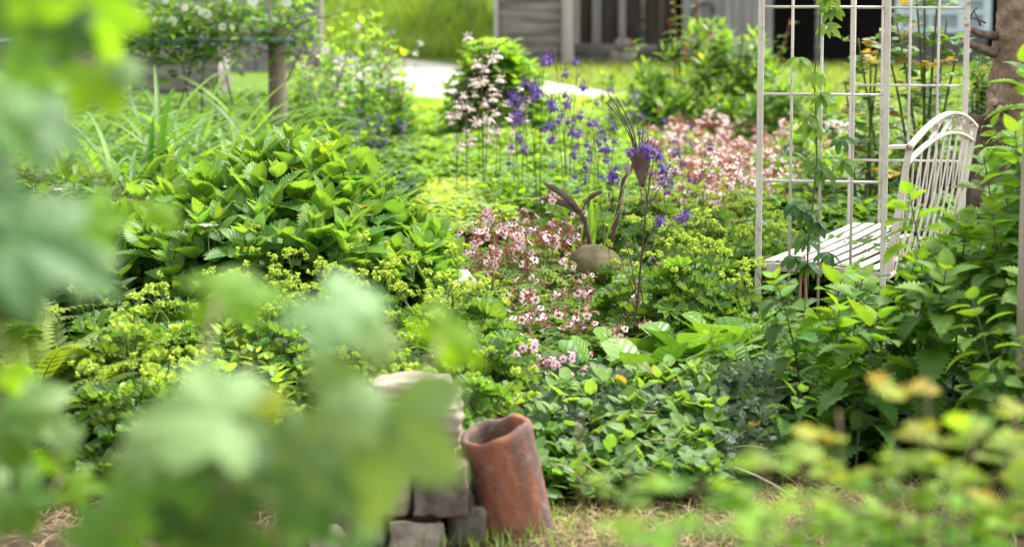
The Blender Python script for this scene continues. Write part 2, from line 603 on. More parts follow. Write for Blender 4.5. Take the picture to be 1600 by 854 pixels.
# ------------------------------------------------------------------ barn at the back
M_BARN = ramp_mat('grey_boards', [(0.36, (0.06, 0.05, 0.045)), (0.48, (0.165, 0.148, 0.137)), (0.62, (0.30, 0.275, 0.26))], scale=(0.7, 0.7, 9.0), fine=14, fine_amt=0.3, rough=0.9, bump=0.5)
M_BARNV = ramp_mat('grey_upright_boards', [(0.3, (0.17, 0.155, 0.16)), (0.5, (0.26, 0.245, 0.255)), (0.72, (0.36, 0.345, 0.35))], scale=(9.0, 9.0, 0.6), fine=14, fine_amt=0.25, rough=0.9, bump=0.5)
M_POSTW = ramp_mat('pale_barn_timber', [(0.3, (0.28, 0.255, 0.235)), (0.55, (0.40, 0.37, 0.345)), (0.75, (0.48, 0.455, 0.43))], scale=(8, 8, 0.6), fine=14, fine_amt=0.25, rough=0.9)
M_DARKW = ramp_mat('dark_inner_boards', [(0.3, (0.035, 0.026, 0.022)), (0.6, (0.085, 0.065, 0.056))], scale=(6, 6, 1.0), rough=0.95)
M_ROOF = ramp_mat('roof_tiles', [(0.3, (0.12, 0.06, 0.045)), (0.7, (0.24, 0.13, 0.10))], scale=(3, 3, 3), rough=0.9)
BY = 38.0
def BX(px): return P(px, 60, BY)[0]
barn = thing('barn', 'weathered grey wooden barn with open dark bays across the gravel path', 'barn', None, (BX(885), BY, 0))
def loc(v): return np.asarray(v, float) - np.array([BX(885), BY, 0])
mb = MB()
z = 0.03
k = 0
while z < 3.2:
    h = 0.165 + 0.02 * math.sin(k * 2.1)
    y0 = BY + 0.006 * math.sin(k * 5)
    box(mb, loc([BX(779), y0, z]), loc([BX(879), y0 + 0.035, z + h - 0.012]))
    z += h
    k += 1
box(mb, loc([BX(776), BY + 0.06, 0.02]), loc([BX(879), BY + 0.09, 3.2]))
obj('board_wall', mb.mesh('board_wall', M_BARN, False), barn)
mb = MB()
box(mb, loc([BX(772), BY - 0.05, 0]), loc([BX(778.5), BY + 0.12, 3.3]))
obj('corner_board', mb.mesh('corner_board', M_POSTW, False), barn)
mb = MB()
box(mb, loc([BX(878), BY - 0.16, -0.02]), loc([BX(896), BY + 0.02, 3.3]))
obj('corner_post', mb.mesh('corner_post', M_POSTW, False), barn)
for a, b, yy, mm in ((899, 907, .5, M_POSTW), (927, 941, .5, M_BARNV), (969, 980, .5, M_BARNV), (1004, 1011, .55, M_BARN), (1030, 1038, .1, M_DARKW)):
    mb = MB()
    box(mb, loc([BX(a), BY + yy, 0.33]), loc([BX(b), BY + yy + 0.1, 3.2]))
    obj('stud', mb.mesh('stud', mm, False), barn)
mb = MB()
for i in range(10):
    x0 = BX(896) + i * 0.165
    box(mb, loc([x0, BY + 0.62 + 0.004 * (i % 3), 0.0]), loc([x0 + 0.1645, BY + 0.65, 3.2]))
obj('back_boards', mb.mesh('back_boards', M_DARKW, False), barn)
mb = MB()
box(mb, loc([BX(897), BY + 0.33, 0.16]), loc([BX(1030), BY + 0.47, 0.33]))
box(mb, loc([BX(897), BY + 0.36, 0.0]), loc([BX(1030), BY + 0.44, 0.16]))
obj('sill_beam', mb.mesh('sill_beam', M_BARN, False), barn)
mb = MB()
for i in range(9):
    x0 = BX(1066) + i * 0.158
    box(mb, loc([x0, BY + 0.005 * (i % 2), 0.05]), loc([x0 + 0.15, BY + 0.03 + 0.005 * (i % 2), 3.2]))
obj('door', mb.mesh('door', M_BARNV, False), barn)
# the dark inside of the bays: back wall, side walls and floor
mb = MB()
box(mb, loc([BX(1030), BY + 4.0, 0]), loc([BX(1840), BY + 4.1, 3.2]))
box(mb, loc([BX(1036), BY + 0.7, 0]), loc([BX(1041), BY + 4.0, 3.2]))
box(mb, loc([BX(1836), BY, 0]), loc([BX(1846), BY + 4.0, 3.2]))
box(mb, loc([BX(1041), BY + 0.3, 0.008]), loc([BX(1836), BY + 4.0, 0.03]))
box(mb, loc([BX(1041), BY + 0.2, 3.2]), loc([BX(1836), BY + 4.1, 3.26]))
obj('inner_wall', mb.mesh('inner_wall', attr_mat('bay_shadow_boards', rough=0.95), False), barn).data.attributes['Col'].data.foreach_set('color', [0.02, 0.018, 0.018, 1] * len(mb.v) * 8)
mb = MB()
for a, b in ((1275, 1284), (1392, 1400)):
    box(mb, loc([BX(a), BY + 0.02, 0]), loc([BX(b), BY + 0.12, 3.2]))
obj('bay_post', mb.mesh('bay_post', M_BARN, False), barn)
mb = MB()
rv = loc([[BX(760), BY - 0.6, 3.25], [BX(1860), BY - 0.6, 3.25], [BX(1860), BY + 3.6, 5.6], [BX(760), BY + 3.6, 5.6], [BX(1860), BY + 8, 3.2], [BX(760), BY + 8, 3.2]])
mb.add(np.concatenate([rv, rv + [0, 0, 0.12]]), [[0, 1, 2, 3], [3, 2, 4, 5], [6, 9, 8, 7], [9, 11, 10, 8], [0, 6, 7, 1]])
obj('roof', mb.mesh('roof', M_ROOF, False), barn)

# pale blue slatted glass door standing in the barn's right bay
M_BLUE = attr_mat('pale_blue_paint', rough=0.5, mott=0.12, scale=9)
t = thing('glazed_door', 'pale grey-blue glazed door leaning in the barn bay behind the arch', 'door', None, (BX(1462), BY - 0.35, 0))
def l2(v): return np.asarray(v, float) - np.array([BX(1462), BY - 0.35, 0])
mb = MB()
box(mb, l2([BX(1394), BY - 0.3, 0.52]), l2([BX(1404), BY - 0.22, 2.2]), (0.55, 0.62, 0.72))
for a, b in ((1420, 1430), (1446, 1450), (1490, 1504), (1530, 1542)):
    box(mb, l2([BX(a), BY - 0.3, 0.52]), l2([BX(b), BY - 0.22, 2.2]), (0.55, 0.62, 0.72))
for zz in (0.52, 0.80, 1.02, 1.25, 1.6, 2.1):
    box(mb, l2([BX(1394), BY - 0.303, zz]), l2([BX(1542), BY - 0.217, zz + 0.075]), (0.5, 0.58, 0.7))
obj('frame', mb.mesh('frame', M_BLUE, False), t)
mb = MB()
box(mb, l2([BX(1396), BY - 0.27, 0.54]), l2([BX(1540), BY - 0.25, 2.15]), (0.27, 0.33, 0.42))
obj('pane', mb.mesh('pane', attr_mat('dull_glass', rough=0.12, mott=0.2, scale=2, spec=0.6), False), t)
mb = MB()
box(mb, l2([BX(1400), BY - 0.32, 0.0]), l2([BX(1536), BY - 0.2, 0.515]), (0.08, 0.08, 0.09))
obj('base', mb.mesh('base', M_BLUE, False), t)

# hand truck leaning on the barn door
t = thing('hand_truck', 'red hand truck with a dark loop handle leaning on the barn boards', 'hand truck', None, (BX(1097), BY - 0.25, 0.0))
def ht(px, py, dy=0.0):
    p = P(px, py, BY - 0.12 + dy)
    return p - np.array([BX(1097), BY - 0.25, 0.0])
M_RED = attr_mat('red_paint', rough=0.4, mott=0.1)
M_DKM = attr_mat('dark_metal', rough=0.4, mott=0.15)
mb = MB()
tube(mb, [ht(1078, 52), ht(1083, 20), ht(1090, 8), ht(1108, 6), ht(1114, 10), ht(1114, 22)], 0.028, 7, (0.05, 0.055, 0.06))
tube(mb, [ht(1088, 39), ht(1108, 39)], 0.02, 6, (0.05, 0.055, 0.06))
obj('handle', mb.mesh('handle', M_DKM), t)
for xx, x2 in ((1078, 1068), (1109, 1104)):
    mb = MB()
    tube(mb, [ht(xx, 47), ht((xx + x2) / 2, 70, -0.05), ht(x2, 98, -0.12)], 0.034, 7, (0.5, 0.045, 0.06))
    obj('rail', mb.mesh('rail', M_RED), t)
mb = MB()
tube(mb, [ht(1072, 88, -0.1), ht(1106, 88, -0.1)], 0.025, 6, (0.5, 0.045, 0.06))
box(mb, ht(1066, 100, -0.35), ht(1108, 98, -0.1), (0.3, 0.03, 0.04))
obj('toe_plate', mb.mesh('toe_plate', M_RED), t)
for px in (1064, 1110):
    mb = MB()
    a = ht(px, 90, -0.02)
    tube(mb, [a + [-0.03, 0, 0], a + [0.03, 0, 0]], 0.12, 14, (0.02, 0.02, 0.02))
    obj('wheel', mb.mesh('wheel', M_DKM), t)

# stone and log pile on the sill
M_ROCKG = ramp_mat('grey_brown_rock', [(0.3, (0.11, 0.09, 0.08)), (0.55, (0.22, 0.19, 0.17)), (0.75, (0.33, 0.30, 0.27))], scale=(7, 7, 7), rough=0.9, bump=0.8)
for i, (px, py, w, h, lab) in enumerate(((972, 95, .36, .26, 'lower brownish stone by the barn sill under the studs'), (975, 75, .27, .19, 'upper brownish stone lying on another at the barn sill'))):
    p = P(px, py, BY - 0.05)
    o = obj('rough_stone', block_mesh('rough_stone', (w, 0.3, h), M_ROCKG, 40 + i, 0.09, 0.03, 8, 6), None)
    o.location = (p[0], BY - 0.05, (0.115 if i == 0 else 0.335))
    setp(o, lab, 'stone')

# low grey wall and raised bed box behind the roses, far left
M_WALL = ramp_mat('grey_stone_wall', [(0.3, (0.14, 0.12, 0.125)), (0.55, (0.24, 0.215, 0.22)), (0.75, (0.34, 0.31, 0.31))], scale=(2.2, 2.2, 5), rough=0.95, bump=0.8)
mb = MB()
rr = np.random.default_rng(3)
for row in range(6):
    x = -11.5
    while x < XA(505, 36):
        w = rr.uniform(0.3, 0.6)
        box(mb, [x, 36 + rr.uniform(0, 0.04), row * 0.24], [min(x + w - 0.015, XA(505, 36)), 36.6, row * 0.24 + 0.228])
        x += w
setp(obj('stone_wall', mb.mesh('stone_wall', M_WALL, False)), 'low grey stone wall far back at the left above the roses', 'wall')
mb = MB()
x0, x1 = XA(212, 26), XA(346, 26)
for k in range(4):
    box(mb, [x0, 26 + 0.004 * (k % 2), 0.02 + k * 0.155], [x1, 26.05, 0.02 + k * 0.155 + 0.148])
box(mb, [x1 - 0.05, 26.055, 0.02], [x1, 27.2, 0.63])
box(mb, [x0, 26.055, 0.02], [x0 + 0.05, 27.2, 0.63])
box(mb, [x0 + 0.05, 27.15, 0.02], [x1 - 0.05, 27.2, 0.63])
box(mb, [x0 - 0.03, 25.95, 0.642], [x1 + 0.03, 26.12, 0.70])
setp(obj('raised_bed_box', mb.mesh('raised_bed_box', M_BARN, False)), 'grey timber raised bed box under the rose boughs', 'planter')

# ------------------------------------------------------------------ post with pole (rose support)
M_WOODP = ramp_mat('brown_grey_post', [(0.3, (0.13, 0.095, 0.07)), (0.5, (0.24, 0.185, 0.145)), (0.75, (0.36, 0.30, 0.25))], scale=(14, 14, 0.9), rough=0.9, bump=0.6, fine=30)
SY = 17.5
px_ = XA(441, SY)
t = thing('wooden_post', 'brown wooden post carrying the blue-grey pole of the rose support', 'post', None, (px_, SY, 0))
mb = MB()
zt = P(441, 42, SY)[2]
tube(mb, [[0, 0, 0], [0.004, 0, 0.5], [0.0, 0, zt]], [0.055, 0.052, 0.05], 14)
tube(mb, [[-0.062, 0.05, 0], [-0.06, 0.05, zt - 0.04]], 0.025, 8)
obj('upright', mb.mesh('upright', M_WOODP), t)
mb = MB()
zp = P(441, 62, SY)[2]
tube(mb, [[-4.6, -0.068, zp - 0.02], [-2, -0.07, zp - 0.01], [0.12, -0.068, zp]], 0.019, 10, (0.22, 0.30, 0.38))
obj('rail', mb.mesh('rail', attr_mat('blue_grey_pole', rough=0.5, mott=0.2)), t)
t = thing('wooden_post', 'far left wooden post of the rose support behind the leaves', 'post', None, (px_ - 4.2, SY, 0))
mb = MB()
tube(mb, [[0, 0, 0], [0.0, 0, zt]], [0.055, 0.05], 12)
obj('upright', mb.mesh('upright', M_WOODP), t)

# ------------------------------------------------------------------ white arch with its bench
def paint_mat():
    m, tr = mat('white_paint_rusting')
    n = N(tr)
    tc = n('TexCoord').outputs['Object']
    nz = n('TexNoise', {'Vector': tc, 'Scale': 9.0, 'Detail': 6.0, 'Roughness': 0.7}).outputs['Fac']
    base = n.ramp(nz, [(0.3, (0.56, 0.49, 0.435)), (0.6, (0.71, 0.655, 0.59))])
    r1 = n('TexNoise', {'Vector': tc, 'Scale': 26.0, 'Detail': 5.0, 'Roughness': 0.75}).outputs['Fac']
    f = n.math('MULTIPLY', n.math('SUBTRACT', r1, 0.60), 12.0, clamp=True)
    c = n.mix(f, base, (0.16, 0.065, 0.035))
    f2 = n.math('MULTIPLY', n.math('SUBTRACT', r1, 0.50), 2.4, clamp=True)
    c = n.mix(n.math('MULTIPLY', f2, 0.6), c, (0.50, 0.36, 0.27))
    bp = n('Bump', {'Height': r1, 'Strength': 0.25, 'Distance': 0.002})
    pr = n('BsdfPrincipled', {'Base Color': c, 'Roughness': 0.5, 'Normal': bp.outputs[0]})
    n('OutputMaterial', {'Surface': pr.outputs[0]})
    return m
M_PAINT = paint_mat()
YA0, YA1, YB0, YB1 = 9.62, 9.55, 11.08, 11.0
A0, A1 = XA(1183.5, YA0), XA(1378, YA1)
B0, B1 = XA(1325, YB0), XA(1500, YB1)
a0, a1, b0, b1 = np.array([A0, YA0, 0]), np.array([A1, YA1, 0]), np.array([B0, YB0, 0]), np.array([B1, YB1, 0])
ctr = (a0 + a1 + b0 + b1) / 4
ctr[2] = 0.13
arch = thing('arch_bench', 'white rusting metal garden arch with a slatted bench built into it', 'garden arch', None, ctr)
Z = np.array([0, 0, 1.0])
def lz(p): return np.asarray(p, float) - ctr
GZ = 0.10
TOPZ = 1.92
def hz(py, Y): return P(800, py, Y)[2]
def panel(c0, c1, rows, bars):
    ax = nrm((c1 - c0)[None])[0]
    for c in (c0, c1):
        mb = MB()
        sweep(mb, [lz(c + Z * GZ), lz(c + Z * 1.0), lz(c + Z * TOPZ)], 0.025, 0.025, ax)
        obj('post', mb.mesh('post', M_PAINT, False), arch)
    for k in bars:
        p = c0 + (c1 - c0) * k
        mb = MB()
        tube(mb, [lz(p + Z * (rows[-1] + 0.0)), lz(p + Z * 1.0), lz(p + Z * TOPZ)], 0.0062, 8)
        obj('upright_bar', mb.mesh('upright_bar', M_PAINT), arch)
    off = np.cross(ax, Z) * 0.0
    for zz in rows:
        mb = MB()
        tube(mb, [lz(c0 + ax * 0.012 + Z * zz), lz((c0 + c1) / 2 + Z * zz), lz(c1 - ax * 0.012 + Z * zz)], 0.0057, 8)
        obj('cross_bar', mb.mesh('cross_bar', M_PAINT), arch)
    return ax
rowsA = [hz(-124, YA0), hz(11, YA0), hz(147, YA0), hz(282.5, YA0), hz(529, YA0)]
rowsB = [hz(-107, YB0), hz(12, YB0), hz(133, YB0), hz(250, YB0), hz(480, YB0)]
axA = panel(a0, a1, rowsA, [0.25, 0.485, 0.74])
axB = panel(b0, b1, rowsB, [0.26, 0.505, 0.755])
# curved top of the arch, over the walk-through
for c, e in ((a0, b0), (a1, b1)):
    mb = MB()
    n_ = 12
    pts = [lz(c + (e - c) * (0.5 - 0.5 * math.cos(PI * k / n_)) + Z * (TOPZ + 0.42 * math.sin(PI * k / n_))) for k in range(n_ + 1)]
    sweep(mb, pts, 0.026, 0.026, axA)
    obj('hoop', mb.mesh('hoop', M_PAINT, False), arch)
for k in range(1, 12, 2):
    s = 0.5 - 0.5 * math.cos(PI * k / 12)
    zz = TOPZ + 0.42 * math.sin(PI * k / 12)
    mb = MB()
    tube(mb, [lz(a0 + (b0 - a0) * s + Z * zz), lz(a1 + (b1 - a1) * s + Z * zz)], 0.0065, 8)
    obj('cross_bar', mb.mesh('cross_bar', M_PAINT), arch)
# seat
zs = hz(413, YA0)
zs1 = zs - 0.035
def seat(u, s, lift=0.0):
    """u across the seat from the open front to the back, s along it from the near to the far panel"""
    p = (a0 * (1 - u) + a1 * u) * (1 - s) + (b0 * (1 - u) + b1 * u) * s
    zz = zs + (zs1 - zs) * u + 0.012 * math.sin(PI * u * 1.0) + lift
    return lz(p + Z * zz)
along = nrm((b0 - a0)[None])[0]
for nm, s in (('near', 0.012), ('far', 0.988)):
    mb = MB()
    sweep(mb, [seat(u, s, -0.012) for u in np.linspace(0.03, 0.97, 9)], 0.012, 0.034, along)
    obj('seat_rail', mb.mesh('seat_rail', M_PAINT, False), arch)
for k in range(8):
    u = 0.075 + k * 0.117
    mb = MB()
    sweep(mb, [seat(u, s, 0.012 - 0.006 * math.sin(PI * s)) for s in np.linspace(0.015, 0.985, 7)], 0.042, 0.006, axA)
    obj('seat_slat', mb.mesh('seat_slat', M_PAINT, False), arch)
mb = MB()
sweep(mb, [seat(0.72, 0.02, -0.03), seat(0.58, 0.03, -0.17), lz(a0 * 0.45 + a1 * 0.55 + along * 0.04 + Z * 0.1)], 0.02, 0.012, along)
obj('seat_leg', mb.mesh('seat_leg', M_PAINT, False), arch)
for s in (0.012, 0.988):
    for u in (0.04, 0.7):
        mb = MB()
        p = seat(u, s, -0.012)
        dd = -along if s < 0.5 else along
        tube(mb, [p, p + dd * 0.016], 0.011, 8)
        obj('bolt', mb.mesh('bolt', ramp_mat('rusty_bolt', [(0.4, (0.10, 0.045, 0.03)), (0.6, (0.55, 0.42, 0.33))], scale=(40, 40, 40)) if 'rusty_bolt' not in bpy.data.materials else bpy.data.materials['rusty_bolt']), arch)
# backrest: leans outward (to +x side) from the back edge of the seat
BK = nrm(np.array([[axA[0], axA[1] * 0.5, 0]]))[0]
def back(s, zz, off=0.0):
    lean = 0.012 + (zz - zs) * 0.155
    p = a1 * (1 - s) + b1 * s
    return lz(p + BK * (lean + off) + Z * zz)
sN, sF = 0.03, 0.87
ztN, zap, zin = hz(231, YA1), 0.985, 0.885
def outer(s):
    k = (s - sN) / (sF - sN)
    return ztN + (zap - ztN) * math.sin(PI * k) ** 0.9
def inner(s):
    k = (s - sN) / (sF - sN)
    return ztN - 0.075 + 0.075 * math.sin(PI * k) ** 0.9 + 0.01
SV = np.linspace(sN, sF, 25)
mb = MB()
sweep(mb, [back(s, outer(s)) for s in SV], 0.026, 0.013, BK)
obj('top_rail', mb.mesh('top_rail', M_PAINT, False), arch)
mb = MB()
sweep(mb, [back(s, inner(s)) for s in SV], 0.024, 0.012, BK)
obj('inner_rail', mb.mesh('inner_rail', M_PAINT, False), arch)
zb = zs1 - 0.0
for s in (sN, sF):
    mb = MB()
    sweep(mb, [back(s, zb - 0.02), back(s, 0.7), back(s, outer(s) + 0.006)], 0.026, 0.018, BK)
    obj('stile', mb.mesh('stile', M_PAINT, False), arch)
mb = MB()
sweep(mb, [back(s, zb - 0.012) for s in SV], 0.022, 0.014, BK)
obj('bottom_rail', mb.mesh('bottom_rail', M_PAINT, False), arch)
nb = 9
for sgn in (-1, 1):
    for k in range(nb):
        s0 = sN + 0.03 + (sF - sN - 0.06) * (k + 0.5) / nb
        s1 = min(max(s0 + sgn * 0.075, sN + 0.015), sF - 0.015)
        mb = MB()
        o_ = 0.005 * sgn
        sweep(mb, [back(s0, zb, o_), back((s0 + s1) / 2, (zb + inner(s1)) / 2, o_ + 0.012), back(s1, inner(s1) - 0.004, o_)], 0.011, 0.006, along)
        obj('lattice_bar', mb.mesh('lattice_bar', M_PAINT, False), arch)
for s0, s1 in ((0.26, 0.40), (0.40, 0.53), (0.70, 0.55), (0.82, 0.72)):
    mb = MB()
    sweep(mb, [back(s0, inner(s0)), back(s1, outer(s1))], 0.014, 0.008, BK)
    obj('strut', mb.mesh('strut', M_PAINT, False), arch)
for s0 in (0.30, 0.48, 0.62, 0.8):
    mb = MB()
    zc = (inner(s0) + outer(s0)) / 2
    R = (outer(s0) - inner(s0)) / 2 - 0.012
    pts = []
    for k in range(11):
        a = -2.2 + 4.4 * k / 10
        pts.append(back(s0 + 0.016 * math.cos(a), zc + R * math.sin(a)))
    sweep(mb, pts, 0.022, 0.006, BK)
    obj('scroll', mb.mesh('scroll', M_PAINT, False), arch)
mb = MB()
sweep(mb, [lz(a1 + Z * (ztN + 0.002)), back(sN, ztN + 0.002)], 0.02, 0.016, along)
sweep(mb, [lz(b1 + Z * (ztN + 0.002)), back(sF, ztN + 0.002)], 0.02, 0.016, along)
obj('bracket', mb.mesh('bracket', M_PAINT, False), arch)
for s, dd in ((sN, -along), (sF, along)):
    mb = MB()
    p = back(s, ztN)
    tube(mb, [p, p + dd * 0.022], 0.013, 8)
    obj('bolt', mb.mesh('bolt', bpy.data.materials['rusty_bolt']), arch)

# grey edging board lying in front of the arch
M_EDGE = ramp_mat('grey_edging', [(0.3, (0.20, 0.20, 0.205)), (0.55, (0.33, 0.33, 0.335)), (0.75, (0.46, 0.46, 0.46))], scale=(12, 4, 12), rough=0.7)
e0, e1 = P(1310, 590, 8.55), P(1620, 585, 8.45)
o = obj('edging_board', block_mesh('edging_board', (e1[0] - e0[0], 0.05, 0.10), M_EDGE, 9, 0.006, 0.002, 10, 9))
o.location = ((e0[0] + e1[0]) / 2, 8.5, e0[2] - 0.03)
setp(o, 'grey edging board lying on the bed behind the nettles', 'edging board')

# ------------------------------------------------------------------ tree trunk and weathered post at the right edge
def bark_mat(name, stops, sc, lent):
    return ramp_mat(name, stops, scale=sc, detail=9, rough=0.95, bump=1.0, dist=0.03, fine=70, fine_amt=0.35, lich=lent)
M_BARK = bark_mat('reddish_bark', [(0.34, (0.15, 0.092, 0.062)), (0.47, (0.31, 0.215, 0.15)), (0.55, (0.39, 0.29, 0.215)), (0.68, (0.48, 0.38, 0.295))], (5, 5, 9), ((0.05, 0.028, 0.02), 48, 0.54, 5.0))
M_BARK2 = bark_mat('flaky_bark', [(0.3, (0.045, 0.03, 0.024)), (0.5, (0.12, 0.08, 0.062)), (0.72, (0.22, 0.155, 0.125))], (22, 22, 6), ((0.24, 0.20, 0.15), 40, 0.62, 5.0))
M_STUB = bark_mat('stub_bark', [(0.3, (0.10, 0.07, 0.055)), (0.5, (0.20, 0.145, 0.115)), (0.72, (0.30, 0.225, 0.18))], (16, 16, 16), ((0.05, 0.03, 0.02), 60, 0.58, 5.0))
M_CUT = ramp_mat('cut_wood', [(0.3, (0.32, 0.20, 0.11)), (0.6, (0.5, 0.36, 0.22))], scale=(30, 30, 30), rough=0.8)
TY = 11.6
tx = XA(1577, TY)
tree = thing('tree', 'reddish brown tree trunk with sawn branch stubs behind the bench', 'tree', None, (tx, TY, 0.1))
def noisy_tube(pts, rad, n, K, amp, seed, freq, m, name, parent, capm=None):
    p = np.asarray(pts, float)
    s = np.linspace(0, len(p) - 1, K)
    pi = np.stack([np.interp(s, np.arange(len(p)), p[:, k]) for k in range(3)], -1)
    ri = np.interp(s, np.arange(len(rad)), rad)
    mb = MB()
    tube(mb, pi, ri, n, (0.2, 0.15, 0.1))
    v = mb.v[0]
    for k in range(K * n):
        c = pi[k // n]
        d = v[k] - c
        L = np.linalg.norm(d)
        f = mnoise.fractal(Vector(v[k] * freq) + Vector((seed, seed * 2, 0)), 0.8, 2.1, 4)
        v[k] = c + d * (1 + amp * f / max(L, 0.01) * 0.1)
    return obj(name, mb.mesh(name, m), parent)
noisy_tube([[-0.06, 0.02, -0.1], [-0.03, 0, 0.35], [-0.005, 0, 0.75], [0.03, 0, 1.2], [0.04, 0.02, 1.7], [0.02, 0.05, 2.6], [0.1, 0.1, 3.6]], [0.20, 0.165, 0.135, 0.125, 0.12, 0.10, 0.07], 60, 140, 0.2, 3, 24, M_BARK, 'trunk', tree)
noisy_tube([[-0.17, -0.11, -0.1], [-0.165, -0.11, 0.3], [-0.135, -0.10, 0.79]], [0.15, 0.115, 0.10], 36, 40, 0.28, 8, 22, M_BARK2, 'stump_stem', tree)
for pxa, pya, pxb, pyb, r0, r1 in ((1545, 58, 1514, 46, 0.018, 0.013), (1548, 85, 1508, 64, 0.020, 0.014), (1540, 205, 1515, 196, 0.016, 0.010), (1552, 176, 1562, 170, 0.022, 0.016), (1546, 250, 1543, 262, 0.022, 0.02), (1562, 168, 1553, 160, 0.02, 0.018)):
    q0 = P(pxa, pya, TY - 0.10) - [tx, TY, 0.1]
    q1 = P(pxb, pyb, TY - 0.22) - [tx, TY, 0.1]
    st = noisy_tube([q0 + [0.05, 0.08, 0], (q0 * 0.5 + q1 * 0.5), q1], [r0 * 1.3, r0, r1], 12, 8, 0.06, r0 * 99, 40, M_STUB, 'branch_stub', tree)
    mb = MB()
    dd = nrm((q1 - q0)[None])[0]
    tube(mb, [q1 - dd * 0.004, q1 + dd * 0.007], r1 * 1.03, 12)
    obj('sawn_end', mb.mesh('sawn_end', M_CUT), st)
mb = MB()
for pxa, pya, pxb, pyb in ((1540, 36, 1506, 28), (1532, 40, 1520, 16), (1515, 28, 1528, 12)):
    tube(mb, curve(P(pxa, pya, TY - .12) - [tx, TY, .1], P((pxa + pxb) / 2, (pya + pyb) / 2 - 5, TY - .15) - [tx, TY, .1], P(pxb, pyb, TY - .2) - [tx, TY, .1]), [.005, .0045, .004, .0035, .003, .002], 5, (0.12, .08, .06))
obj('twig', mb.mesh('twig', M_STEM), tree)
# crown high above the picture
def crown(parent, c, R, n, Ls, cols, seed):
    r = np.random.default_rng(seed)
    k = 26
    cl = r.normal(0, 1, (k, 3)); cl = nrm(cl) * r.uniform(0.35, 1, (k, 1)) * R
    i = r.integers(0, k, n)
    p = cl[i] + r.normal(0, 0.28, (n, 3)) * np.array([1, 1, 0.7])
    d = nrm(r.normal(0, 1, (n, 3)) + [0, 0, -0.3])
    u = r.normal(0, 0.5, (n, 3)) + [0, 0, 1]
    t_ = r.uniform(0, 1, (n, 1))
    mb = MB()
    scatter(mb, leaf_T(0.3, n=4), p + c, d, u, Ls * r.uniform(.7, 1.3, n), np.array(cols[0]) * (1 - t_) + np.array(cols[1]) * t_, 0.6, 0.2)
    return obj('crown', mb.mesh('crown', M_LEAF), parent)
crown(tree, np.array([0.25, 0.3, 4.4]), np.array([1.3, 1.3, 1.0]), 2600, 0.11, [(0.045, 0.1, 0.018), (0.10, 0.18, 0.03)], 4)

M_POST2 = ramp_mat('weathered_post', [(0.3, (0.20, 0.15, 0.11)), (0.5, (0.36, 0.29, 0.235)), (0.72, (0.50, 0.43, 0.36))], scale=(26, 26, 1.4), rough=0.9, bump=0.7, fine=55, fine_amt=0.25)
wp = XA(1611, 7.15)
mb = MB()
tube(mb, [[wp, 7.15, 0.0], [wp - 0.005, 7.15, 0.8], [wp + 0.002, 7.15, 1.4], [wp + 0.006, 7.15, 2.05]], [0.040, 0.038, 0.039, 0.037], 22)
o = obj('weathered_post', mb.mesh('weathered_post', M_POST2))
setp(o, 'weathered grey round post at the right picture edge among the tall nettles', 'post')

# ------------------------------------------------------------------ stone stack and clay pipe
M_SLAB = ramp_mat('pale_limestone', [(0.25, (0.15, 0.115, 0.08)), (0.45, (0.30, 0.255, 0.2)), (0.7, (0.47, 0.42, 0.345))], scale=(6, 6, 10), rough=0.92, bump=0.8, fine=45, fine_amt=0.3, lich=((0.27, 0.20, 0.11), 14, 0.55, 5.0))
M_BLK = ramp_mat('dark_brown_stone', [(0.28, (0.04, 0.032, 0.027)), (0.48, (0.13, 0.10, 0.083)), (0.72, (0.26, 0.215, 0.175))], scale=(8, 8, 8), rough=0.92, bump=1.0, fine=50, fine_amt=0.35, lich=((0.30, 0.19, 0.10), 9, 0.62, 6.0))
M_GREY = ramp_mat('grey_stone', [(0.28, (0.075, 0.064, 0.052)), (0.5, (0.155, 0.135, 0.112)), (0.72, (0.26, 0.23, 0.195))], scale=(9, 9, 9), rough=0.92, bump=0.7, fine=70, fine_amt=0.3, lich=((0.22, 0.24, 0.12), 11, 0.6, 5.0))
QY = 6.55
def stone(x0, x1, y0, y1, dep, m, seed, lab, yc=0.0, r=0.014, amp=0.02, lay=0.0, rz=0.0, cuts=14):
    pa, pb = P(x0, y1, QY), P(x1, y0, QY)
    w, h = pb[0] - pa[0], pb[2] - pa[2]
    o = obj('stone_block', block_mesh('stone_block', (w, dep, h), m, seed, r, amp, cuts, 9, layers=lay))
    o.location = ((pa[0] + pb[0]) / 2, QY + dep / 2 + yc, (pa[2] + pb[2]) / 2)
    o.rotation_euler = (0, 0, rz)
    setp(o, lab, 'stone')
    return o
stone(704, 764, 788, 882, 0.30, M_GREY, 1, 'dark grey stone block at the foot of the stack touching the clay pipe', 0.06, 0.025)
stone(604, 700, 808, 884, 0.30, M_SLAB, 2, 'pale stone block in the bottom course left of the dark grey one', -0.02)
stone(516, 600, 812, 884, 0.30, M_BLK, 3, 'brown bottom course stone block at the left end of the stack', 0.0)
stone(640, 733, 722, 808, 0.32, M_BLK, 4, 'dark brown stone block under the pale slab at the stack end', -0.03, 0.014, 0.022)
stone(530, 637, 727, 809, 0.30, M_SLAB, 5, 'pale stone block beside the dark brown one under the slab', 0.0)
stone(540, 718, 632, 722, 0.34, M_SLAB, 7, 'long pale topmost stone slab with a rough layered face', -0.01, 0.014, 0.018, 0.003, 0.02, 20)
o = stone(580, 702, 606, 631, 0.20, M_SLAB, 8, 'thin cracked beige stone flake on top of the pale slab', 0.08, 0.012, 0.012, 0.003)
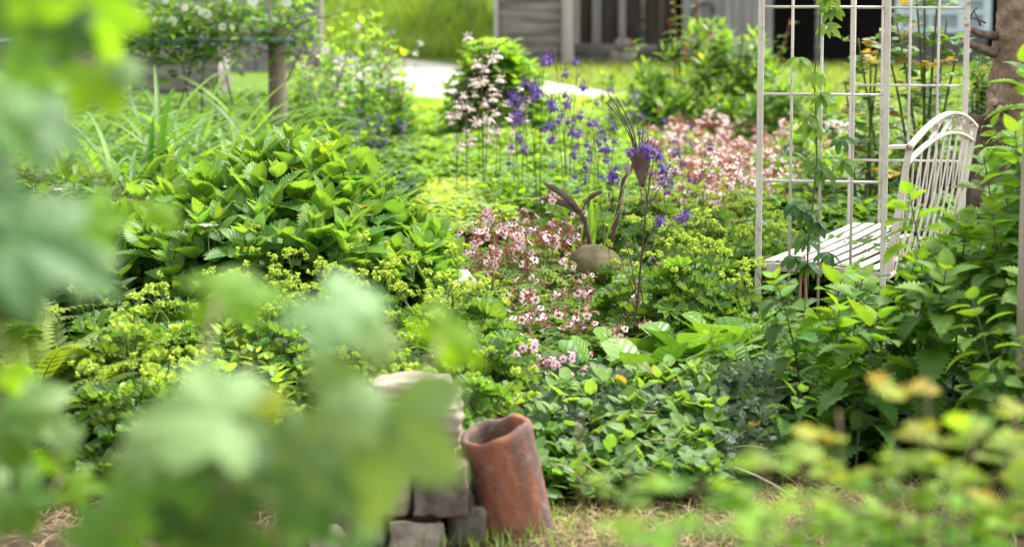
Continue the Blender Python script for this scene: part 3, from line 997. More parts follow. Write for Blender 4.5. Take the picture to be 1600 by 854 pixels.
for x0, x1, y0, y1, Yc, s, lab in ((40, 100, 815, 880, 6.9, 21, 'rounded brown rock at the lower left among the vine leaves'), (95, 175, 795, 850, 7.15, 22, 'brown rock half hidden behind the rounded one at lower left'), (505, 545, 822, 870, 6.35, 23, 'small pale rock in front of the stone stack'), (112, 160, 718, 750, 7.6, 24, 'brown rock showing under the ferns')):
    pa, pb = P(x0, y1, Yc), P(x1, y0, Yc)
    o = obj('rock', block_mesh('rock', (pb[0] - pa[0], 0.14, pb[2] - pa[2]), M_ROCKG if s != 23 else M_SLAB, s, 0.05, 0.02, 10, 11))
    o.location = ((pa[0] + pb[0]) / 2, Yc, (pa[2] + pb[2]) / 2)
    setp(o, lab, 'rock')
# white flat stone in the bed
p = P(690, 448, 9.5)
o = obj('flat_stone', block_mesh('flat_stone', (0.26, 0.2, 0.07), ramp_mat('white_stone', [(0.3, (0.3, 0.28, 0.25)), (0.5, (0.5, 0.48, 0.44)), (0.7, (0.62, 0.6, 0.56))], scale=(14, 14, 14), bump=0.9), 31, 0.025, 0.01, 8, 8))
o.location = (p[0], 9.5, tz(p[0], 9.5) + 0.215)
o.rotation_euler = (0.1, -0.05, 0.2)
setp(o, 'whitish flat stone between the hydrangea and the pink cranesbill', 'stone')
o2 = obj('rough_stone', block_mesh('rough_stone', (0.22, 0.2, 0.2), M_GREY, 35, 0.03, 0.012, 8, 8))
o2.location = (p[0], 9.52, tz(p[0], 9.5) + 0.085)
setp(o2, 'grey stone carrying the whitish flat stone in the bed', 'stone')

def clay_mat():
    m, tr = mat('old_terracotta')
    n = N(tr)
    tc = n('TexCoord').outputs['Object']
    mp = n('Mapping', {0: tc, 3: (9, 9, 2.2)}).outputs[0]
    nz = n('TexNoise', {'Vector': mp, 'Scale': 1.0, 'Detail': 8.0, 'Roughness': 0.62}).outputs['Fac']
    c = n.ramp(nz, [(0.34, (0.075, 0.052, 0.045)), (0.47, (0.155, 0.10, 0.082)), (0.54, (0.26, 0.10, 0.06)), (0.66, (0.42, 0.16, 0.085))])
    f = n('TexNoise', {'Vector': tc, 'Scale': 38.0, 'Detail': 7.0, 'Roughness': 0.7}).outputs['Fac']
    c = n.mix(n.math('MULTIPLY', n.math('SUBTRACT', f, 0.52), 5.0, clamp=True), c, (0.25, 0.20, 0.175))
    f3 = n('TexNoise', {'Vector': tc, 'Scale': 90.0, 'Detail': 3.0}).outputs['Fac']
    c = n.mix(n.math('MULTIPLY', n.math('SUBTRACT', f3, 0.62), 8.0, clamp=True), c, (0.07, 0.05, 0.045))
    h = n.math('ADD', n.math('MULTIPLY', nz, 0.4), n.math('MULTIPLY', f, 0.6))
    bp = n('Bump', {'Height': h, 'Strength': 0.8, 'Distance': 0.012})
    pr = n('BsdfPrincipled', {'Base Color': c, 'Roughness': 0.82, 'Normal': bp.outputs[0], 'Specular IOR Level': 0.3})
    n('OutputMaterial', {'Surface': pr.outputs[0]})
    return m
PYY = 6.72
pb0 = P(812, 838, PYY)
ptp = P(774, 668, PYY - 0.05)
axv = Vector(ptp - pb0)
Lp = axv.length
axv.normalize()
mb = MB()
n_, kz = 64, 22
ro, ri = 0.103, 0.082
rows = []
qx_ = axv.to_track_quat('Z', 'Y')
zt_ = lambda a: Lp + 0.011 * (qx_ @ Vector((math.cos(a), math.sin(a), 0))).x + 0.003 * math.sin(a * 2 + 1) + 0.0018 * math.sin(a * 7) - 0.012 * max(0, math.cos(a - 1.25)) ** 16 - 0.008 * max(0, math.cos(a - 2.3)) ** 24
for k in range(kz):
    row = []
    for j in range(n_):
        a = 2 * PI * j / n_
        zz = -0.03 + (zt_(a) + 0.03) * k / (kz - 1)
        rr_ = ro + 0.0015 * math.sin(a * 3 + zz * 9)
        if k == kz - 1: rr_ -= 0.005
        row.append([rr_ * math.cos(a), rr_ * math.sin(a), zz - (0.0 if k < kz - 1 else 0.0)])
    rows.append(row)
for k in range(kz - 1, -1, -1):
    row = []
    for j in range(n_):
        a = 2 * PI * j / n_
        zz = -0.03 + (zt_(a) + 0.03) * k / (kz - 1)
        rr_ = ri + (0.004 if k == kz - 1 else 0)
        row.append([rr_ * math.cos(a), rr_ * math.sin(a), zz - (0.003 if k == kz - 1 else 0)])
    rows.append(row)
v = np.array(rows).reshape(-1, 3)
i = np.arange(2 * kz - 1)[:, None] * n_
j = np.arange(n_)[None, :]
q = np.stack([i + j, i + (j + 1) % n_, i + n_ + (j + 1) % n_, i + n_ + j], -1).reshape(-1, 4)
mb.add(v, q)
o = obj('clay_pipe', mb.mesh('clay_pipe', clay_mat()))
o.location = pb0
o.rotation_euler = axv.to_track_quat('Z', 'Y').to_euler()
setp(o, 'old terracotta pipe with a chipped rim leaning on the stone stack', 'pipe')

# ------------------------------------------------------------------ stone and iron bird
BRY = 10.5
def bp3(px, py, dy=0.0): return P(px, py, BRY + dy)
bc = bp3(931, 416)
bird = thing('bird_sculpture', 'bird sculpture of an oval stone with rusty iron tail, neck and crest', 'sculpture', None, (bc[0], BRY, tz(bc[0], BRY)))
org = np.array([bc[0], BRY, tz(bc[0], BRY)])
M_BODY = ramp_mat('sandstone', [(0.32, (0.10, 0.085, 0.045)), (0.5, (0.21, 0.178, 0.10)), (0.68, (0.33, 0.285, 0.175))], scale=(8, 8, 8), rough=0.95, bump=0.5, fine=90, fine_amt=0.3)
M_IRON = ramp_mat('rusty_iron', [(0.3, (0.045, 0.026, 0.022)), (0.55, (0.11, 0.065, 0.055)), (0.75, (0.20, 0.115, 0.085))], scale=(18, 18, 18), rough=0.65, bump=0.4, fine=80)
bm = bmesh.new()
bmesh.ops.create_icosphere(bm, subdivisions=5, radius=1)
for vv in bm.verts:
    p = np.array(vv.co)
    s = 1 + 0.05 * mnoise.noise(Vector(p * 1.3)) + 0.012 * mnoise.noise(Vector(p * 5))
    p = p * s
    p[2] = p[2] * (1 - 0.10 * p[0])
    vv.co = p * np.array([0.120, 0.10, 0.088])
me = bpy.data.meshes.new('stone_body')
bm.to_mesh(me); bm.free()
me.polygons.foreach_set('use_smooth', [True] * len(me.polygons))
me.materials.append(M_BODY)
body = obj('stone_body', me, bird)
body.location = bc - org + np.array([0, 0, 0.008])
body.rotation_euler = (0, 0.07, 0)
def L3(px, py, dy=0.0): return bp3(px, py, dy) - org
mb = MB()
tube(mb, [L3(924, 396), L3(919, 370), L3(914, 345), L3(908, 332, -0.01)], [0.0105, 0.010, 0.0095, 0.009], 8)
obj('tail_stem', mb.mesh('tail_stem', M_IRON), bird)
for pts, w in (([(909, 334), (892, 313), (870, 297), (851, 287)], [.012, .026, .026, .010]), ([(908, 335), (890, 322), (868, 313), (846, 310)], [.012, .024, .024, .008]), ([(909, 335), (914, 316), (926, 305), (941, 299)], [.010, .020, .022, .012])):
    mb = MB()
    pp = np.array([L3(a, b, -0.02 * k) for k, (a, b) in enumerate(pts)])
    s = np.linspace(0, 3, 13)
    pi = np.stack([np.interp(s, range(4), pp[:, k]) for k in range(3)], -1)
    for _ in range(2): pi[1:-1] = (pi[:-2] + pi[1:-1] * 2 + pi[2:]) / 4
    sweep(mb, pi, np.interp(s, range(4), np.array(w) * 1.1), 0.004, np.array([0.15, 0.35, 0.95]))
    obj('tail_feather', mb.mesh('tail_feather', M_IRON), bird)
mb = MB()
nk = np.array([L3(954, 388), L3(958, 365), L3(966, 330), L3(971, 300), L3(974, 280), L3(983, 271), L3(990, 255, -.01), L3(993, 238, -.01)])
tube(mb, nk, [.010, .0098, .0095, .009, .0085, .008, .0075, .007], 8)
obj('neck', mb.mesh('neck', M_IRON), bird)
# head: a tapering half-folded sheet of iron, beak pointing down
mb = MB()
tipb, top1 = L3(1004, 293, -0.05), L3(1000, 233, -0.02)
rows = []
for k in range(9):
    f = k / 8
    c = top1 * (1 - f) + tipb * f
    wv = 0.052 * (1 - f) ** 0.85 + 0.002
    for a in np.linspace(-1.9, 1.9, 9):
        rows.append(c + np.array([math.sin(a) * wv, -math.cos(a) * wv * 0.55, 0]))
mb.add(np.array(rows), grid_quads(9, 9))
hd = obj('beak', mb.mesh('beak', M_IRON), bird)
md = hd.modifiers.new('thick', 'SOLIDIFY'); md.thickness = 0.003
for pts in ([(994, 236), (985, 205), (968, 172), (949, 146)], [(996, 236), (990, 205), (976, 175), (962, 150)], [(993, 238), (984, 210), (966, 180), (946, 160)], [(995, 238), (987, 208), (972, 185), (956, 162)], [(999, 236), (999, 215), (996, 195), (992, 178)], [(1002, 236), (1004, 215), (1005, 200), (1004, 186)]):
    mb = MB()
    pp = np.array([L3(a, b, 0.012 * k) for k, (a, b) in enumerate(pts)])
    s = np.linspace(0, 3, 12)
    pi = np.stack([np.interp(s, range(4), pp[:, k]) for k in range(3)], -1)
    for _ in range(2): pi[1:-1] = (pi[:-2] + pi[1:-1] * 2 + pi[2:]) / 4
    tube(mb, pi, np.linspace(0.0034, 0.0022, 12), 6)
    obj('crest_wire', mb.mesh('crest_wire', M_IRON), bird)
for dx in (-0.04, 0.05):
    mb = MB()
    q = bc - org
    tube(mb, [q + [dx, 0, -0.06], [q[0] + dx * 1.3, 0.01, -0.06]], 0.008, 6)
    obj('leg', mb.mesh('leg', M_IRON), bird)
mb = MB()
for k in range(9):
    r = np.random.default_rng(70 + k)
    a, b = L3(985 + r.uniform(-8, 8), 250 + r.uniform(-10, 15), -0.03), L3(930 + r.uniform(0, 60), 400 - r.uniform(0, 90), -0.1)
    m_ = (a + b) / 2 + r.normal(0, 0.05, 3)
    tube(mb, curve(a, m_, b, 9), 0.0012, 4, (0.55, 0.45, 0.32))
obj('dry_grass_stalk', mb.mesh('dry_grass_stalk', M_STRAW), bird)
# ------------------------------------------------------------------ leaf shapes
T_NETTLE = leaf_T(W=0.33, a=0.42, b=1.0, teeth=9, tamp=0.26, cols=2)
T_HYD = leaf_T(W=0.31, a=0.55, b=0.95, teeth=11, tamp=0.20, cols=2)
T_ELL = leaf_T(W=0.22, a=0.6, b=0.7, n=6, cols=1)
T_OVATE = leaf_T(W=0.30, a=0.5, b=0.8, n=6, cols=1)
T_SMALL = leaf_T(W=0.28, a=0.5, b=0.7, n=4, cols=1)
T_LANCE = leaf_T(W=0.17, a=0.6, b=0.8, n=7, cols=1)
T_OBOV = leaf_T(W=0.40, a=0.75, b=0.33, n=12, cols=3)
T_STRAP = leaf_T(W=0.5, a=0.10, b=0.55, n=16, cols=1)
T_PINNA = leaf_T(W=0.16, a=0.2, b=0.8, teeth=6, tamp=0.35, cols=1)
T_ALCH = fan_T(lobes=9, depth=0.16, p=2.0, A=2.75, tamp=0.035, taper=0.12, pleat=0.22, cup=0.35, per=6, R=0.52)
T_GER = fan_T(lobes=7, depth=0.52, p=1.1, A=2.55, tamp=0.09, taper=0.3, pleat=0.12, cup=-0.12, per=8, R=0.58)
T_COL = fan_T(lobes=3, depth=0.55, p=1.0, A=1.35, tamp=0.05, taper=0.15, pleat=0.05, cup=0.1, per=6, R=0.6)
T_IVY = fan_T(lobes=5, depth=0.42, p=1.0, A=2.35, tamp=0.0, taper=0.42, pleat=0.03, cup=-0.15, per=6, R=0.62)
T_VINE = fan_T(lobes=5, depth=0.36, p=1.2, A=2.5, tamp=0.055, taper=0.34, pleat=0.05, cup=-0.25, per=14, R=0.64, rings=(0, .2, .4, .6, .8, 1))
T_PETAL = leaf_T(W=0.42, a=0.75, b=0.30, n=4, cols=1)
T_SEPAL = leaf_T(W=0.20, a=0.6, b=0.7, n=4, cols=1)
T_BEAD = bead_T()

def mixc(a, b, t):
    return np.asarray(a, float) * (1 - t) + np.asarray(b, float) * t

def jit(r, c, s=0.14):
    c = np.asarray(c, float)
    k = 1 + r.normal(0, s)
    h = r.normal(0, s * 0.5)
    return np.clip(c * k * np.array([1 + h, 1, 1 - h]), 0.002, 0.95)

def perp(d):
    d = nrm(np.asarray(d, float)[None])[0]
    a = np.cross(d, [0.2, 0.9, 0.35] if abs(d[1]) < 0.9 else [1, 0, 0.1])
    a = a / np.linalg.norm(a)
    return d, a, np.cross(d, a)

DEEP, MID, LIME = (0.035, 0.085, 0.014), (0.07, 0.155, 0.022), (0.17, 0.27, 0.03)

# ------------------------------------------------------------------ plant builders; each returns [(part name, mesh, matrix)]
def mk_nettle(seed, h, side=0.5):
    r = np.random.default_rng(seed)
    st, lf = MB(), LL()
    lean = r.normal(0, 0.10, 2) * h
    path = curve([0, 0, 0], [lean[0] * 0.2, lean[1] * 0.2, h * 0.55], [lean[0], lean[1], h], 12)
    tube(st, path, np.linspace(0.0048, 0.0022, 12), 6, (0.06, 0.075, 0.025))
    def axis(path, L, sc, top):
        z = 0.18 * L
        ph = r.uniform(0, PI)
        K = len(path)
        while z < L * 0.985:
            f = z / L
            p = np.array([np.interp(f * (K - 1), range(K), path[:, k]) for k in range(3)])
            d, a, b = perp(path[-1] - path[-3])
            prof = np.interp(f, [0.15, 0.4, 0.7, 0.9, 1.0], [0.8, 1.0, 0.92, 0.62, 0.3])
            for sgn in (0, PI):
                an = ph + sgn + r.normal(0, 0.15)
                o = math.cos(an) * a + math.sin(an) * b
                el = np.interp(f, [0, 0.6, 0.9, 1], [0.0, 0.12, 0.42, 0.95]) + r.normal(0, 0.12)
                dd = o * math.cos(el) + d * math.sin(el)
                pet = (0.036 * prof) * sc
                q = p + (o * 0.8 + d * 0.45) * pet
                tube(st, [p, q], [0.0013, 0.001], 4, (0.07, 0.11, 0.025), cap=False)
                c = mixc((0.05, 0.125, 0.02), (0.14, 0.245, 0.03), np.clip((f - 0.55) * 2.1, 0, 1) * top)
                lf.add(q, dd, d * math.cos(el) - o * math.sin(el), (0.145 * prof + 0.014) * sc * r.uniform(0.85, 1.12), jit(r, c), np.interp(f, [0, .7, 1], [1.4, 1.05, 0.35]) + r.normal(0, 0.15), 0.22, r.uniform(0.85, 1.1))
            z += np.interp(f, [0, 0.5, 0.85, 1], [0.075, 0.068, 0.040, 0.016]) * (0.9 + 0.2 * r.random()) * max(sc, 0.8)
            ph += PI / 2
    axis(path, h, 1.0, 1.0)
    for _ in range(int(side * 6)):
        f = r.uniform(0.3, 0.75)
        p = np.array([np.interp(f * 11, range(12), path[:, k]) for k in range(3)])
        an = r.uniform(0, 2 * PI)
        L = h * r.uniform(0.14, 0.28)
        e = p + np.array([math.cos(an) * L * 0.6, math.sin(an) * L * 0.6, L * 0.8])
        pp = curve(p, p + (e - p) * 0.5 + [0, 0, -0.02], e, 6)
        tube(st, pp, np.linspace(0.002, 0.001, 6), 4, (0.06, 0.09, 0.025))
        axis(pp, L, 0.6, 0.7)
    mf = MB()
    lf.emit(mf, T_NETTLE)
    return [('stem', st.mesh('nettle_stem', M_STEM)), ('foliage', mf.mesh('nettle_foliage', M_NETTLE))]

def dome(seed, rx, ry, h, nst, T, L, pairs, gap, cA, cB, m, el=(0.0, 0.9), bend=(0.7, 0.25), fold=0.2, base=0.25, ztop=None, whorl=2, stem_col=(0.07, 0.075, 0.03), sr=0.004, top_extra=0, jl=0.15, tipc=0.25, upright=0.35, wid=1.0):
    """a shrub or clump: stems rising to an uneven dome, paired leaves towards each tip"""
    r = np.random.default_rng(seed)
    st, lf = MB(), LL()
    tips = []
    for k in range(nst):
        while True:
            x, y = r.uniform(-1, 1, 2)
            if x * x + y * y < 1: break
        rr = math.hypot(x, y)
        zt = (h * (1 - 0.72 * rr ** 2.4) if ztop is None else ztop(x, y)) * r.uniform(0.86, 1.05)
        inner = r.random() < 0.3
        if inner: zt *= r.uniform(0.5, 0.85)
        tip = np.array([x * rx, y * ry, max(zt, 0.05)])
        b0 = np.array([x * rx * base, y * ry * base, 0])
        md_ = b0 * upright + tip * (1 - upright) * np.array([1, 1, 0.45]) + [0, 0, zt * 0.18]
        path = curve(b0, md_, tip, 7)
        tube(st, path, np.linspace(sr, sr * 0.45, 7), 4, stem_col, cap=False)
        ax = nrm((path[-1] - path[-3])[None])[0]
        d, a, b = perp(ax * 0.7 + np.array([0, 0, 0.5]))
        ph = r.uniform(0, PI)
        vig = r.uniform(0.75, 1.15)
        for j in range(pairs):
            f = j / max(pairs - 1, 1)
            p = tip - ax * gap * j * vig
            if p[2] < 0.02: break
            for w in range(whorl):
                an = ph + w * 2 * PI / whorl + r.normal(0, 0.18)
                o = math.cos(an) * a + math.sin(an) * b
                e = el[1] * (1 - f) ** 1.3 + el[0] + r.normal(0, 0.16)
                dd = o * math.cos(e) + d * math.sin(e)
                s = L * np.interp(f, [0, 0.35, 1], [0.55, 1.0, 0.95]) * vig * r.uniform(1 - jl, 1 + jl)
                c = mixc(cB, cA, min(1, f / max(tipc, 0.01) * 0.9) if f < 1 else 1)
                if r.random() < 0.012: c = mixc((0.22, 0.25, 0.035), (0.12, 0.09, 0.04), r.random())
                lf.add(p + o * 0.012, dd, d * math.cos(e) - o * math.sin(e), s, jit(r, c), bend[0] * f + bend[1] * (1 - f) + r.normal(0, 0.12), fold, wid * r.uniform(0.88, 1.12))
            ph += PI / 2 if whorl == 2 else 2.4
        for _ in range(top_extra):
            e = r.uniform(0.8, 1.4)
            an = r.uniform(0, 2 * PI)
            o = math.cos(an) * a + math.sin(an) * b
            lf.add(tip, o * math.cos(e) + d * math.sin(e), d * math.cos(e) - o * math.sin(e), L * r.uniform(0.3, 0.55), jit(r, cB), 0.2, 0.35, 0.8)
        tips.append((tip, d))
    mf = MB()
    lf.emit(mf, T)
    return [('stem', st.mesh('stem', M_STEM)), ('foliage', mf.mesh('foliage', m))], tips

def froth_mesh(seed, n=42, R=0.035, colA=(0.33, 0.50, 0.05), colB=(0.58, 0.68, 0.08)):
    """a lady's mantle flower spray: branched, with heads of tiny green-yellow stars"""
    r = np.random.default_rng(seed)
    mb = MB()
    lf = LL()
    hub = [np.array([0, 0, 0.0])]
    for k in range(r.integers(4, 7)):
        q = np.array([r.normal(0, R * 0.75), r.normal(0, R * 0.75), r.uniform(-0.015, 0.04)])
        tube(mb, curve([0, 0, -0.03], q * 0.4 + [0, 0, -0.005], q, 4), 0.0009, 4, (0.13, 0.2, 0.03), cap=False)
        for _ in range(n // 5):
            p = q + nrm(r.normal(0, 1, (1, 3)))[0] * R * 0.26 * r.uniform(0.3, 1)
            d = nrm((p - q + r.normal(0, 0.01, 3) + [0, 0, 0.012])[None])[0]
            _, a, b = perp(d)
            c = jit(r, mixc(colA, colB, r.random()), 0.1)
            for m in range(3):
                an = m * 2.1 + r.uniform(0, 1)
                o = math.cos(an) * a + math.sin(an) * b
                lf.add(p, o + d * 0.5, d, 0.0085 * r.uniform(0.8, 1.3), c, 0.0, 0.0, 1.5)
    lf.emit(mb, leaf_T(W=0.3, a=0.6, b=0.6, n=2, cols=1))
    return mb.mesh('flower_spray', M_PETAL)

FROTH = [froth_mesh(500 + k) for k in range(5)]

def mk_mantle(seed, R=0.2, h=0.30, nl=34, nf=10, fh=0.12):
    r = np.random.default_rng(seed)
    st, lf = MB(), LL()
    for k in range(nl):
        an = r.uniform(0, 2 * PI)
        f = math.sqrt(r.random())
        p = np.array([math.cos(an) * R * f, math.sin(an) * R * f, h * (1 - 0.55 * f * f) * r.uniform(0.7, 1.05)])
        tube(st, curve([p[0] * .15, p[1] * .15, 0], [p[0] * .5, p[1] * .5, p[2] * .75], p, 5), 0.0016, 4, (0.10, 0.15, 0.03), cap=False)
        o = np.array([math.cos(an), math.sin(an), 0])
        e = r.normal(0.0, 0.3) - 0.25 * f
        dd = o * math.cos(e) + np.array([0, 0, 1]) * math.sin(e)
        up = np.array([0, 0, 1]) * math.cos(e) - o * math.sin(e) + r.normal(0, 0.22, 3)
        lf.add(p, dd, up, r.uniform(0.075, 0.13), jit(r, mixc((0.055, 0.12, 0.03), (0.13, 0.22, 0.04), r.random() ** 2)), 0.25, r.normal(0.05, 0.1))
    mf = MB()
    lf.emit(mf, T_ALCH)
    spec = []
    for k in range(nf):
        an = r.uniform(0, 2 * PI)
        f = math.sqrt(r.random()) * 1.05
        p = np.array([math.cos(an) * R * f, math.sin(an) * R * f, h * (1 - 0.4 * f * f) + r.uniform(0.1, 1.0) * fh])
        tube(st, curve([p[0] * .2, p[1] * .2, 0.02], [p[0] * .5, p[1] * .5, p[2] * .7], p + [0, 0, -0.03], 5), 0.0015, 4, (0.15, 0.22, 0.04), cap=False)
        for q in range(2):
            e = r.normal(0, .4)
            lfp = p * 0.86 + r.normal(0, .012, 3)
        spec.append(('flower_spray', FROTH[r.integers(0, 5)], Matrix.Translation(p) @ Matrix.Rotation(r.uniform(0, 6), 4, 'Z') @ Matrix.Scale(r.uniform(0.85, 1.3), 4)))
    return [('stem', st.mesh('stem', M_STEM)), ('foliage', mf.mesh('foliage', M_PALM))] + spec

def ger_head(seed, petal=(0.88, 0.78, 0.78), calyx=(0.50, 0.165, 0.15), nopen=3, ncal=10, R=0.024):
    r = np.random.default_rng(seed)
    mb = MB()
    tube(mb, [[0, 0, -0.075], [0, 0, -0.03], [0, 0, -0.005]], 0.0013, 4, mixc(calyx, (0.1, 0.14, 0.03), 0.45), cap=False)
    be, pe, se = LL(), LL(), LL()
    opn = 0
    for k in range(ncal):
        d = nrm((r.normal(0, 0.75, 3) + [0, 0, 0.6])[None])[0]
        q = d * R * r.uniform(0.6, 1.35)
        tube(mb, [[0, 0, -0.01], q], 0.0009, 4, calyx, cap=False)
        c = jit(r, calyx, 0.2)
        if opn < nopen and (d[2] > 0.1 or d[1] < -.2):
            opn += 1
            fd = nrm((d + r.normal(0, 0.3, 3) + [0, -0.35, 0.2])[None])[0]
            q = q + fd * 0.01
            _, a, b = perp(fd)
            pc = jit(r, mixc(petal, (0.75, 0.42, 0.45), r.random() ** 3 * .7), 0.05)
            for m in range(5):
                an = m * 2 * PI / 5
                o = math.cos(an) * a + math.sin(an) * b
                pe.add(q + o * 0.0015, o + fd * 0.18, fd, 0.016 * r.uniform(0.8, 1.15), pc, 0.3, 0.05)
            for m in range(6):
                se.add(q, fd + r.normal(0, 0.22, 3), o, 0.014, (0.5, 0.12, 0.12), 0, 0, 0.35)
        else:
            be.add(q - d * 0.004, d + r.normal(0, 0.25, 3), [0.3, 0.8, 0.1], r.uniform(0.010, 0.016), c, 0, 0, 1.25)
            if r.random() < 0.6:
                se.add(q + d * 0.006, d + r.normal(0, 0.15, 3), [0.3, 0.8, 0.1], r.uniform(0.012, 0.022), mixc(calyx, (0.5, 0.2, 0.16), r.random()), 0, 0, 0.28)
    be.emit(mb, T_BEAD); pe.emit(mb, T_PETAL); se.emit(mb, T_BEAD)
    return mb.mesh('flower_head', M_PETAL)

GH = [ger_head(600 + k, nopen=int(n)) for k, n in enumerate((2, 3, 1, 3, 1, 2))]
GHB = [ger_head(620 + k, petal=(0.90, 0.78, 0.75), calyx=(0.55, 0.17, 0.15), nopen=int(n), ncal=11, R=0.03) for k, n in enumerate((2, 3, 1, 0, 4))]
GHP = [ger_head(640 + k, petal=(0.82, 0.60, 0.70), calyx=(0.26, 0.06, 0.08), nopen=int(n), ncal=8, R=0.02) for k, n in enumerate((3, 4, 2, 4))]

def mk_cranesbill(seed, heads, R=0.2, h=0.24, nl=40, nf=9, fh=0.10, ca=(0.085, 0.165, 0.028), cb=(0.17, 0.26, 0.045), ls=(0.06, 0.105)):
    r = np.random.default_rng(seed)
    st, lf = MB(), LL()
    for k in range(nl):
        an = r.uniform(0, 2 * PI)
        f = math.sqrt(r.random())
        p = np.array([math.cos(an) * R * f, math.sin(an) * R * f, h * (1 - 0.5 * f * f) * r.uniform(0.6, 1.05)])
        tube(st, curve([p[0] * .15, p[1] * .15, 0], [p[0] * .5, p[1] * .5, p[2] * .75], p, 5), 0.0014, 4, (0.13, 0.12, 0.04), cap=False)
        o = np.array([math.cos(an), math.sin(an), 0])
        e = r.normal(-0.1, 0.3)
        dd = o * math.cos(e) + np.array([0, 0, 1]) * math.sin(e)
        up = np.array([0, 0, 1]) * math.cos(e) - o * math.sin(e) + r.normal(0, 0.22, 3)
        lf.add(p, dd, up, r.uniform(*ls), jit(r, mixc(ca, cb, r.random())), 0.4, r.normal(0, 0.1))
    mf = MB()
    lf.emit(mf, T_GER)
    spec = []
    for k in range(nf):
        an = r.uniform(0, 2 * PI)
        f = math.sqrt(r.random()) * 1.05
        p = np.array([math.cos(an) * R * f, math.sin(an) * R * f, h * (1 - 0.4 * f * f) + r.uniform(0.15, 1.0) * fh])
        tube(st, curve([p[0] * .3, p[1] * .3, 0.02], [p[0] * .6, p[1] * .6, p[2] * .7], p + [0, 0, -0.07], 5), 0.0014, 4, (0.2, 0.09, 0.05), cap=False)
        spec.append(('flower_head', heads[r.integers(0, len(heads))], Matrix.Translation(p) @ Matrix.Rotation(r.uniform(-0.9, 0.9), 4, 'Z') @ Matrix.Rotation(r.normal(0, .25), 4, 'X') @ Matrix.Scale(r.uniform(0.85, 1.25), 4)))
    return [('stem', st.mesh('stem', M_STEM)), ('foliage', mf.mesh('foliage', M_PALM))] + spec

def col_flower(seed, c1, c2):
    """a nodding columbine: five spread sepals, five tubes with hooked spurs above"""
    r = np.random.default_rng(seed)
    mb = MB()
    pe, be = LL(), LL()
    for m in range(5):
        an = m * 2 * PI / 5
        o = np.array([math.cos(an), math.sin(an), 0])
        pe.add(o * 0.004 + [0, 0, 0], o * 0.9 + [0, 0, -0.42], np.array([0, 0, 1]) + o * 0.4, 0.026 * r.uniform(.9, 1.1), jit(r, c1, .1), 0.35, 0.15, 1.15)
        o2 = np.array([math.cos(an + .63), math.sin(an + .63), 0])
        pe.add(o2 * 0.006, o2 * 0.35 + [0, 0, -0.95], o2, 0.017, jit(r, c2, .1), -0.2, -0.4, 1.5)
        pe.add(o2 * 0.007 + np.array([0, 0, 0.002]), o2 * 0.3 + [0, 0, 0.95], -o2, 0.020, jit(r, c1, .1), 1.1, 0.5, 0.6)
        be.add([0, 0, -0.004], o2 * 0.12 + [0, 0, -1], o, 0.018, (0.55, 0.5, 0.2), 0, 0, 0.3)
    tube(mb, curve([0, 0, 0.002], [0.0, 0.0, 0.03], [0.012, 0, 0.035], 5), 0.001, 4, (0.10, 0.06, 0.06), cap=False)
    pe.emit(mb, T_SEPAL); be.emit(mb, T_BEAD)
    return mb.mesh('flower', M_PETAL)

CF_P = [col_flower(700 + k, (0.12, 0.05, 0.30), (0.21, 0.11, 0.43)) for k in range(3)]
CF_W = [col_flower(710 + k, (0.78, 0.62, 0.60), (0.88, 0.80, 0.77)) for k in range(3)]

